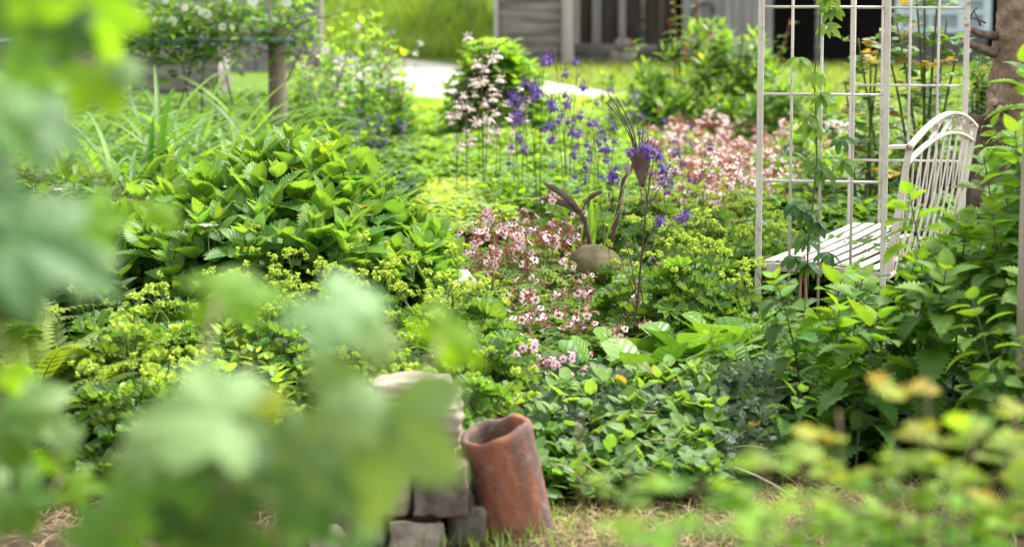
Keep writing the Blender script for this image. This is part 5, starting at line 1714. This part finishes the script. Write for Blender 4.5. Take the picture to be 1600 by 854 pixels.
# small white umbels
um = MB(); ul = LL(); r = np.random.default_rng(160)
tube(um, [[0, 0, 0], [0.01, 0, .3], [0, 0, .55]], [.003, .0025, .002], 5, (.1, .15, .04))
for k in range(60):
    a, q = r.uniform(0, 6.28), math.sqrt(r.random()) * .035
    e = np.array([math.cos(a) * q, math.sin(a) * q, .585 + r.normal(0, .002)])
    if k % 4 == 0: tube(um, [[0, 0, .55], e], .0008, 3, (.14, .18, .06), cap=False)
    for m in range(3): ul.add(e, [math.cos(a + m * 2.1), math.sin(a + m * 2.1), .2], [0, 0, 1], .006, (.62, .6, .52), 0, 0, 1.4)
ul.emit(um, T_PETAL)
umm = um.mesh('umbel', M_PETAL)
for px, py, Y, lab in ((92, 296, 11.0, 'small white flower umbel at the left before the daylilies'), (325, 352, 8.75, 'small whitish flower umbel before the hydrangea')):
    p = P(px, py, Y)
    o = obj('white_umbel', umm); o.location = (p[0], Y, p[2] - .585)
    setp(o, lab, 'flower')

# ------------------------------------------------------------------ shrubs at the back
def shrub(name, px, Y, rx, ry, h, nst, T, L, pairs, gap, cA, cB, m, label, seed, group=None, cat='shrub', **kw):
    sp, tips = dome(seed, rx, ry, h, nst, T, L, pairs, gap, cA, cB, m, **kw)
    return plant(name, sp, label, cat, group, XA(px, Y), Y), tips
shrub('small_hydrangea', 775, 20.0, 0.52, 0.42, 0.98, 130, T_HYD, 0.18, 6, 0.07, (0.045, 0.125, 0.02), (0.16, 0.28, 0.03), M_LEAF, 'rounded bright green shrub by the gravel path behind the columbines', 170, base=.4, bend=(.9, .3), tipc=.6, el=(0, .6))
sp, tips = dome(171, 0.85, 0.7, 1.12, 130, T_LANCE, 0.19, 6, 0.06, (0.05, 0.125, 0.018), (0.13, 0.23, 0.03), M_GLOSS, el=(0.1, 0.9), bend=(.7, .2), base=.4, stem_col=(.12, .06, .04), tipc=.7)
pe_ = plant('peony_bush', sp, 'large dark green peony bush with narrow leaves before the barn', 'shrub', None, XA(1105, 20.5), 20.5)
mb = MB(); lf = LL(); r = np.random.default_rng(172)
for px, py in ((1052, -5), (1088, -12), (1045, 30), (985, 60), (1128, 62), (1235, 30), (1160, 55)):
    e = P(px, py, 20.4) - np.array([XA(1105, 20.5), 20.5, 0])
    s0 = np.array([e[0] * .8, 0, .6])
    tube(mb, curve(s0, s0 + (e - s0) * .5 + [.02, 0, 0], e, 5), .008, 5, (.17, .055, .06), cap=False)
    for k in range(12):
        f = r.uniform(.3, 1.02)
        q = s0 + (e - s0) * f
        a = r.uniform(0, 6.28)
        lf.add(q, [math.cos(a), math.sin(a), r.uniform(-.1, .8)], [0, 0, 1], r.uniform(.07, .14), jit(r, (.08, .17, .03)), .5, .2)
lf.emit(mb, T_LANCE)
obj('red_shoot', mb.mesh('red_shoot', M_LEAF), pe_)
shrub('peony_bush', 1225, 19.0, 0.42, 0.4, 0.78, 50, T_LANCE, 0.17, 5, 0.06, (0.045, 0.115, 0.018), (0.12, 0.21, 0.03), M_GLOSS, 'smaller peony bush at the left post of the arch', 173, base=.4, bend=(.8, .3), tipc=.7)
shrub('young_sapling', 948, 20.0, 0.18, 0.15, 0.72, 9, T_LANCE, 0.15, 5, 0.05, (0.06, 0.14, 0.02), (0.15, 0.25, 0.03), M_LEAF, 'thin leafy young shoots left of the large peony bush', 174, base=.3, bend=(.8, .3))
# tall perennials left of the path
r = np.random.default_rng(180)
PERK = [dome(181 + k, 0.26, 0.24, 1.0, 16, T_LANCE if k != 1 else T_OVATE, 0.16 if k != 1 else 0.12, 9, 0.085, (0.06, 0.14, 0.02), (0.18, 0.29, 0.035), M_LEAF, el=(0.2, .6), bend=(.9, .5), base=.7, upright=.6, whorl=2)[0] for k in range(3)]
for k, (px, Y, s) in enumerate([(490, 18.3, .95), (525, 18.6, 1.08), (560, 19.0, 1.12), (595, 19.2, 1.1), (540, 20.0, 1.15), (505, 19.6, 1.05), (575, 20.4, 1.18), (610, 20.0, .95), (470, 19.4, .95), (625, 19.2, .7), (585, 18.0, .75), (530, 17.6, .8), (600, 21.0, 1.2)]):
    plant('tall_perennial', PERK[k % 3], 'tall leafy perennial between the wooden post and the gravel path', 'perennial', 'tall perennials by the path', XA(px, Y), Y, r.uniform(0, 6.28), s)
# fading purple-brown and whitish bells over them: comfrey
CMF = []
for k in range(2):
    fl = [col_flower(190 + k, (0.30, 0.22, 0.26), (0.42, 0.36, 0.36)), col_flower(193 + k, (0.7, 0.66, 0.6), (0.8, 0.76, 0.7))]
    CMF.append(mk_columbine(196 + k, 1.15, [fl[0], fl[0], fl[1]], nf=16, nstem=4, top=0.5, lean=.14))
for k, (px, Y, s) in enumerate([(515, 18.2, .95), (605, 19.0, 1.0)]):
    plant('faded_columbine', CMF[k % 2], 'greyish faded bell-flowered columbine among the tall perennials', 'columbine', 'faded columbines by the path', XA(px, Y), Y, r.uniform(0, 6.28), s)

# climbing rose on the pole
ES, el_, ep = MB(), LL(), LL()
r = np.random.default_rng(200)
zp = P(441, 62, SY)[2]
xl, xr = XA(150, SY), XA(500, SY)
for k in range(26):
    x0_ = r.uniform(xl, xr)
    a_ = np.array([x0_ * .98, SY + r.uniform(-.1, .1), 0.15 if k % 5 == 0 else zp - .1])
    b_ = np.array([x0_ + r.normal(0, .35), SY + r.normal(0, .15), zp + r.uniform(0.0, .36)])
    pth = curve(a_, (a_ + b_) / 2 + r.normal(0, .1, 3), b_, 8)
    tube(ES, pth, np.linspace(.011 if k % 5 == 0 else .005, .003, 8), 5, (.09, .075, .045), cap=False)
for k in range(3200):
    x = r.uniform(xl, xr)
    px = 800 + x / SY * F
    dens = np.interp(px, [150, 220, 360, 400, 430, 460, 500], [1, 1, .9, .55, .55, .6, .3])
    if r.random() > dens: continue
    z = zp + r.normal(0.14, .14) - (.14 if px < 340 and r.random() < .35 else 0)
    q = np.array([x, SY + r.normal(0, .16), z])
    a = r.uniform(0, 6.28)
    el_.add(q, [math.cos(a), math.sin(a), r.uniform(-.6, .6)], [0, -.2, 1] + r.normal(0, .4, 3), r.uniform(.04, .08), jit(r, mixc((.04, .10, .016), (.14, .24, .03), r.random() ** 1.6)), .4, .15)
rose = thing('climbing_rose', 'white-flowered climbing rose trained along the blue-grey pole', 'rose', None, (0, SY, 0))
def shift(mb): 
    for v in mb.v: v -= np.array([0, SY, 0])
    return mb
em = MB(); el_.emit(em, T_OVATE)
obj('stem', shift(ES).mesh('stem', M_STEM), rose)
obj('foliage', shift(em).mesh('foliage', M_LEAF), rose)
wf = MB(); wl = LL()
for m in range(7):
    a = m * 2 * PI / 7
    wl.add([0, -.004, 0], [math.cos(a), -.25, math.sin(a)], [0, -1, 0.1], .03, (.85, .84, .78), .3, .2, 1.2)
wl.add([0, -.01, 0], [0, -1, 0], [0, 0, 1], .012, (.55, .5, .2), 0, 0, 1.5)
wl.emit(wf, T_PETAL)
wfm = wf.mesh('flower', M_PETAL)
for px, py in ((232, 17), (243, 32), (268, 34), (314, 20), (322, 22), (258, 2), (355, 4), (447, 4), (508, 78), (215, 24), (348, 42), (290, 12), (395, 2), (205, 40)):
    p = P(px, py, SY - .22)
    obj('flower', wfm, rose, Matrix.Translation(p - np.array([0, SY, 0])) @ Matrix.Rotation(r.uniform(-.5, .5), 4, 'Z') @ Matrix.Scale(r.uniform(.8, 1.4), 4))

# ------------------------------------------------------------------ behind and beside the arch
r = np.random.default_rng(210)
for k, (px, Y, rx, h, L, lab) in enumerate([(1290, 13.2, .30, .52, .10, 'leafy green bush seen through the near arch panel'), (1350, 14.0, .34, .62, .10, 'leafy green bush behind the middle of the arch'), (1420, 13.4, .32, .62, .10, 'leafy green bush behind the bench back'), (1480, 13.0, .30, .60, .10, 'leafy green bush between the bench back and the trunk'), (1560, 14.0, .35, .8, .10, 'leafy green bush behind the tree trunk'), (1250, 15.4, .4, .55, .11, 'leafy green bush farther back through the near arch panel'), (1640, 13, .4, .9, .1, 'leafy green bush right of the tree trunk'), (1322, 16.4, .5, .78, .12, 'far leafy bush behind the left of the far arch panel'), (1410, 16.9, .5, .86, .12, 'far leafy bush behind the middle of the far arch panel'), (1490, 16.2, .5, .9, .12, 'far leafy bush behind the right post of the far arch panel')]):
    shrub('leafy_bush', px, Y, rx, .3, h, 36, T_OVATE, L, 7, 0.055, (0.04, 0.10, 0.018), (0.12, 0.21, 0.03), M_GLOSS, lab, 211 + k, base=.5, bend=(.7, .3), tipc=.5)
def rose_bush(px, Y, tops, lab, seed, extra=0.0):
    r = np.random.default_rng(seed)
    x0 = XA(px, Y)
    st, lf, lq = MB(), LL(), LL()
    for (tx_, ty_) in tops:
        e = P(tx_, ty_, Y + r.uniform(-.15, .15)) - np.array([x0, Y, 0])
        b_ = np.array([r.normal(0, .05), r.normal(0, .05), 0.05])
        pth = curve(b_, b_ * .3 + e * .7 * np.array([.6, 1, .9]), e, 12)
        tube(st, pth, np.linspace(.009, .0045, 12), 6, (.075, .085, .035))
        for k in range(13):
            f = r.uniform(.25, 1.0)
            q = np.array([np.interp(f * 11, range(12), pth[:, c]) for c in range(3)])
            a = r.uniform(0, 6.28)
            o = np.array([math.cos(a), math.sin(a), .35])
            L_ = r.uniform(.07, .13)
            tube(st, curve(q, q + o * L_ * .6, q + o * L_ + [0, 0, -.015], 4), .0014, 4, (.13, .13, .04), cap=False)
            young = r.random() < .16
            for m in range(5):
                side = (m % 2) * 2 - 1
                g = .45 + .3 * (m // 2)
                pq = q + o * L_ * g
                sd = np.array([-math.sin(a), math.cos(a), 0]) * side
                dd = sd * .9 + o * .5 if m < 4 else o
                c = (.24, .17, .03) if young else mixc((.045, .11, .022), (.12, .20, .03), r.random() ** 1.5)
                lf.add(pq if m < 4 else q + o * L_, dd, [0, 0, 1] + r.normal(0, .3, 3), r.uniform(.05, .075), jit(r, c), .35, .12)
    mf = MB(); lf.emit(mf, T_HYD)
    return plant('rose_bush', [('stem', st.mesh('stem', M_STEM)), ('foliage', mf.mesh('foliage', M_GLOSS))], lab, 'rose', None, x0, Y)
rose_bush(1440, 12.3, [(1443, -30), (1430, 20), (1468, -10), (1400, 70), (1480, 60), (1385, 110), (1500, 100)], 'tall rose bush with dark canes growing behind the far arch panel', 230)
rose_bush(1345, 12.8, [(1340, 100), (1360, 140), (1375, 90), (1320, 170), (1390, 200)], 'lower rose bush with yellowing leaves behind the arch', 231)
shrub('dark_evergreen', 1528, 13.2, .16, .16, 0.98, 46, T_SMALL, .045, 9, .028, (.03, .075, .015), (.06, .13, .02), M_GLOSS, 'small-leaved dark evergreen beside the tree trunk', 232, base=.6, bend=(.5, .2), whorl=3)

# passion vine climbing the near panel
VN, vl = MB(), LL()
VY = 9.5
r = np.random.default_rng(240)
vb = np.array([XA(1250, VY), VY, tz(XA(1250, VY), VY)])
def V3(px, py, dy=0): return P(px, py, VY + dy) - vb
vpts = np.array([V3(1256, 520), V3(1262, 440), V3(1262, 380), V3(1270, 320), V3(1276, 250), V3(1275, 180), V3(1272, 120), V3(1279, 60), V3(1284, 0), V3(1290, -60)])
vpts[0][2] = 0.0
tube(VN, vpts, np.linspace(.0045, .002, 10), 6, (.075, .10, .03))
clus = [(1298, -12, 9, .9), (1302, 12, 5, .4), (1290, 38, 5, .6), (1247, 90, 5, .9), (1272, 112, 6, .9), (1282, 145, 6, .5), (1270, 195, 5, .4), (1264, 178, 5, .5), (1284, 262, 6, .2), (1272, 250, 4, .3), (1258, 330, 7, 0), (1240, 318, 6, 0), (1278, 345, 6, 0), (1256, 372, 6, .1), (1242, 400, 5, 0), (1295, 395, 5, 0), (1312, 215, 4, 0), (1232, 440, 4, 0), (1262, 410, 5, .1), (1318, 250, 4, .3)]
for cx, cy, n_, yl in clus:
    c = V3(cx, cy, r.uniform(-.07, .03))
    i_ = np.argmin(np.abs(vpts[:, 2] - c[2] + .02))
    tube(VN, curve(vpts[i_], (vpts[i_] + c) / 2 + [0, -.01, .02], c, 5), .0014, 4, (.10, .16, .03), cap=False)
    a0v = r.uniform(-.3, .3)
    for m in range(n_):
        a = a0v + (m - (n_ - 1) / 2) * (2.6 / n_) - PI / 2
        dd = np.array([math.cos(a), -.45 + r.normal(0, .3), math.sin(a) * .8 + .15])
        col_ = mixc((.032, .085, .022), (.16, .26, .03), yl * r.uniform(.7, 1.1))
        vl.add(c, dd, [0, -.6, .8] + r.normal(0, .25, 3), r.uniform(.085, .125) * .70, jit(r, col_, .1), r.uniform(.5, 1.3), .2, 1.05)
vm_ = MB(); vl.emit(vm_, T_LANCE)
vine = plant('climbing_vine', [('stem', VN.mesh('stem', M_STEM)), ('foliage', vm_.mesh('foliage', M_GLOSS))], 'vine with fingered leaves climbing a thin bar of the near arch panel', 'vine', None, vb[0], VY, z=vb[2])
for px, py, px2, py2, lab in ((1246, 540, 1253, 402, 'left of the two bamboo canes tied at the climbing vine'), (1262, 545, 1257, 400, 'right of the two bamboo canes tied at the climbing vine')):
    a, b = P(px, py, VY - .03), P(px2, py2, VY - .02)
    mb = MB()
    n_ = 14
    pts = np.array([a + (b - a) * k / n_ for k in range(-1, n_ + 1)])
    rad = [.0058 * (1.18 if k % 4 == 0 else 1) for k in range(n_ + 2)]
    tube(mb, pts, rad, 8, (.33, .20, .12))
    setp(obj('bamboo_cane', mb.mesh('bamboo_cane', M_STEM)), lab, 'cane')

# ------------------------------------------------------------------ out of focus leaves close to the camera
M_FGS = leaf_mat('leaf_vine_sheen', trans=0.2, rough=0.40, nv=5.0, slant=1.8, vein=0.5, bump=0.5, mott=0.15, spec=0.3, gain=(1.35, 1.3, 1.2))  # for sky-facing leaves, whose grey sheen is put into the colour
M_FGL = leaf_mat('leaf_vine', trans=0.40, rough=0.36, nv=5.0, slant=1.8, vein=0.5, bump=0.5, mott=0.15)
TEAL = (0.046, 0.112, 0.032)
SHEEN_PALE = (0.16, 0.265, 0.10)  # pale sky sheen put into the leaf colour
SHEEN_GREY, DGREEN, BACKLIT, YEL, MIDG = (0.112, 0.205, 0.07), (0.035, 0.09, 0.02), (0.11, 0.225, 0.016), (0.22, 0.29, 0.03), (0.06, 0.145, 0.025)  # first colour holds painted sky sheen, the bright yellow-green one painted backlight
def fg_plant(name, label, cat, base, leaves, seed, cane_px):
    r = np.random.default_rng(seed)
    t = thing(name, label, cat, None, (base[0], base[1], tz(base[0], base[1])))
    off = np.array([base[0], base[1], tz(base[0], base[1])])
    st = MB()
    canes = []
    for pts in cane_px:
        pp = [np.array([base[0] + r.normal(0, .03), base[1], off[2]])] + [P(a, b, y) for a, b, y in pts]
        pp = np.array(pp)
        s = np.linspace(0, len(pp) - 1, 6 * len(pp))
        pi = np.stack([np.interp(s, range(len(pp)), pp[:, k]) for k in range(3)], -1)
        for _ in range(6): pi[1:-1] = (pi[:-2] + 2 * pi[1:-1] + pi[2:]) / 4
        tube(st, pi - off, np.linspace(.005, .0022, len(pi)), 7, (.16, .15, .06))
        canes.append(pi)
    allp = np.concatenate(canes)
    for px, py, Y, L, ang, mode, c, *ww in leaves:
        ctr_ = P(px, py, Y)
        a = math.radians(ang)
        right, up, back_ = np.array([1, 0, 0]), np.array([0, SP, CP]), np.array([0, -CP, SP])
        dd = right * math.cos(a) + up * math.sin(a)
        if mode == 's':      # face turned to the sky, foreshortened
            u = np.array([0, 0, 1.0]) * .9 + back_ * .75 + r.normal(0, .18, 3)
        elif mode == 'c':    # hangs open towards the camera, lit from above
            u = back_ * .8 + np.array([0, 0, .7])
        elif mode == 't':    # hangs facing the camera, light comes through
            u = back_ * .9 + np.array([0, 0, .35]) + r.normal(0, .2, 3)
        else:
            u = back_ * .5 + np.array([0, 0, .9]) + r.normal(0, .3, 3)
        size = L / F * Y
        dd = dd + back_ * r.normal(0, .15)
        lf = LL()
        dn_ = nrm(dd[None])[0]
        p0 = ctr_ - dn_ * size * 0.22
        lf.add(p0 - off, dd, u, size, jit(r, c, .07), r.uniform(.2, .6) if mode != 'c' else -0.15, r.uniform(-.05, .2), ww[0] if ww else 1.0)
        mbf = MB()
        lf.emit(mbf, T_VINE)
        k = np.argmin(np.linalg.norm(allp - p0, axis=1))
        tube(mbf, curve(allp[k] - off, (allp[k] + p0) / 2 - off + [0, 0, .01], p0 - off, 6), .0014, 5, (.2, .2, .06), cap=False)
        obj('leaf', mbf.mesh('leaf', M_FGS if mode in 'sc' else M_FGL), t)
    obj('stem', st.mesh('stem', M_STEM), t)
    return t
fg_plant('vine_shoot', 'blurred vine shoot with large lobed leaves at the upper left, close by', 'vine', (P(-60, 400, 2.4)[0], 2.42), [
    (150, 40, 2.5, 175, -80, 't', BACKLIT), (95, 62, 2.35, 125, -95, 's', DGREEN), (165, 135, 2.6, 140, -60, 't', BACKLIT), (25, 30, 2.4, 140, -70, 't', MIDG), (205, 112, 2.6, 70, -30, 's', SHEEN_GREY), (60, 0, 2.3, 120, -60, 't', BACKLIT),
    (75, 190, 2.25, 200, -8, 's', TEAL), (5, 190, 2.2, 190, -30, 's', MIDG), (160, 345, 2.7, 125, 5, 't', BACKLIT, .85), (70, 385, 2.15, 270, -12, 's', TEAL), (150, 425, 2.2, 130, -30, 's', SHEEN_GREY), (12, 480, 2.2, 120, -85, 't', DGREEN, .6), (15, 345, 2.3, 150, 10, 's', DGREEN), (-5, 270, 2.3, 130, -10, 's', DGREEN), (40, 450, 2.2, 170, -60, 's', DGREEN), (265, 340, 2.8, 85, -25, 't', BACKLIT, .55), (35, 115, 2.3, 130, -100, 't', MIDG), (-10, 430, 2.2, 200, -40, 's', DGREEN)],
    301, [[(-20, 700, 2.45), (0, 420, 2.4), (20, 150, 2.45), (80, -40, 2.5)], [(-40, 500, 2.4), (-10, 250, 2.4), (-20, 50, 2.45), (0, -80, 2.5)]])
fg_plant('vine_shoot', 'blurred vine shoot with a bare stem at the lower left corner', 'vine', (P(40, 700, 2.9)[0], 2.9), [
    (62, 650, 2.9, 150, -25, 's', SHEEN_GREY), (10, 690, 2.8, 150, -60, 's', MIDG), (18, 592, 2.8, 75, -80, 't', BACKLIT), (40, 800, 2.7, 140, -60, 's', MIDG), (128, 757, 3.0, 95, 5, 't', BACKLIT, .7), (165, 810, 2.9, 90, -60, 't', MIDG), (85, 725, 3.0, 70, -70, 't', BACKLIT), (-10, 760, 2.8, 140, -30, 's', SHEEN_GREY), (110, 690, 2.8, 70, -40, 's', SHEEN_GREY)],
    302, [[(20, 850, 2.9), (70, 790, 2.95), (100, 740, 3.0), (60, 640, 2.95)], [(-20, 820, 2.8), (0, 650, 2.85), (-10, 560, 2.8)]])
fg_plant('vine_shoot', 'blurred vine shoot with broad grey-green leaves before the stone stack', 'vine', (P(420, 700, 2.28)[0], 2.28), [
    (380, 450, 2.4, 205, 8, 't', BACKLIT, .55), (548, 490, 2.2, 190, -35, 's', SHEEN_PALE), (605, 550, 2.2, 110, -60, 's', SHEEN_PALE, .8), (715, 540, 2.4, 180, -42, 't', BACKLIT, .42), (585, 705, 2.25, 310, -98, 'c', SHEEN_GREY), (520, 650, 2.2, 150, -160, 's', SHEEN_PALE), (600, 625, 2.25, 140, -20, 's', SHEEN_GREY, .8),
    (300, 640, 2.15, 240, 170, 's', SHEEN_PALE), (215, 690, 2.2, 150, 200, 's', SHEEN_PALE), (428, 627, 2.5, 80, -10, 't', YEL, .7), (240, 775, 2.2, 220, -110, 's', MIDG), (375, 790, 2.3, 200, -80, 's', DGREEN), (500, 790, 2.2, 170, -70, 's', MIDG), (450, 720, 2.2, 170, -130, 's', SHEEN_GREY), (190, 850, 2.35, 170, -50, 't', MIDG), (560, 850, 2.35, 120, -50, 's', MIDG), (310, 855, 2.2, 180, -90, 's', DGREEN), (430, 860, 2.3, 160, -70, 't', MIDG), (360, 690, 2.2, 170, -60, 's', SHEEN_GREY)],
    303, [[(420, 854, 2.28), (470, 740, 2.28), (540, 640, 2.28), (540, 500, 2.3)], [(400, 854, 2.28), (340, 740, 2.2), (300, 640, 2.2), (340, 470, 2.38)], [(520, 854, 2.28), (600, 700, 2.28), (690, 530, 2.38)]])

# young rose with orange tips at the lower right, out of focus
M_FGR = leaf_mat('leaf_rose', trans=0.45, rough=0.5, spec=0.25, nv=6, slant=2, vein=0.3, bump=0.3, mott=0.15)
def fg_rose(label, Y, tips, seed, dens=26):
    r = np.random.default_rng(seed)
    bx = P(np.mean([a for a, b, o in tips]), 800, Y)[0]
    by = Y + .05
    st, lf, yl = MB(), LL(), LL()
    off = np.array([bx, by, tz(bx, by)])
    for px, py, orange in tips:
        e = P(px, py, Y + r.uniform(-.2, .2)) - off
        b_ = np.array([r.normal(0, .04), r.normal(0, .04), 0])
        pth = curve(b_, np.array([e[0] * .7, e[1] * .5, e[2] * .6]), e, 12)
        tube(st, pth, np.linspace(.005, .0018, 12), 6, (.16, .11, .05))
        for k in range(dens):
            f = r.uniform(.62, 1.0)
            q = np.array([np.interp(f * 11, range(12), pth[:, c]) for c in range(3)])
            a = r.uniform(0, 6.28)
            o = np.array([math.cos(a), math.sin(a), .3])
            L_ = r.uniform(.03, .08)
            tube(st, [q, q + o * L_], .0009, 4, (.2, .16, .05), cap=False)
            tipy = np.clip((f - .80) / .2, 0, 1) * orange
            for m in range(5):
                side = (m % 2) * 2 - 1
                pq = q + o * L_ * (.5 + .25 * (m // 2))
                sd = np.array([-math.sin(a), math.cos(a), 0]) * side
                c = mixc(mixc((.06, .16, .02), (.14, .27, .022), r.random()), mixc((.24, .27, .03), (.34, .18, .035), r.random()), tipy)
                lf.add(pq, (sd * .9 + o * .5) if m < 4 else o, [0, -.3, 1] + r.normal(0, .35, 3), r.uniform(.022, .045), jit(r, c, .1), .3, .15)
    t = thing('rose_shoot', label, 'rose', None, tuple(off))
    mf = MB(); lf.emit(mf, T_HYD)
    obj('stem', st.mesh('stem', M_STEM), t)
    obj('foliage', mf.mesh('foliage', M_FGR), t)
fg_rose('blurred young rose with orange tips at the lower right corner', 3.4, [(1452, 590, 1), (1400, 700, .3), (1520, 690, .3), (1590, 640, .5), (1310, 640, 1), (1250, 720, .2), (1580, 780, .8), (1330, 760, .5), (1480, 790, .3), (1640, 700, .4), (1290, 800, .2), (1420, 760, .2), (1550, 740, .3), (1220, 830, .1), (1380, 820, .2)], 310, 15)
fg_rose('blurred green rose shoots low at the bottom right of the middle', 2.9, [(1095, 745, 0), (1150, 790, .1), (1060, 800, 0), (1200, 700, .2), (1235, 790, .1), (1000, 850, .2)], 311, 9)
fg_rose('faint yellowish blurred sprigs right of the clay pipe', 3.3, [(905, 655, .25), (985, 700, .3), (945, 740, .4)], 312, 4)
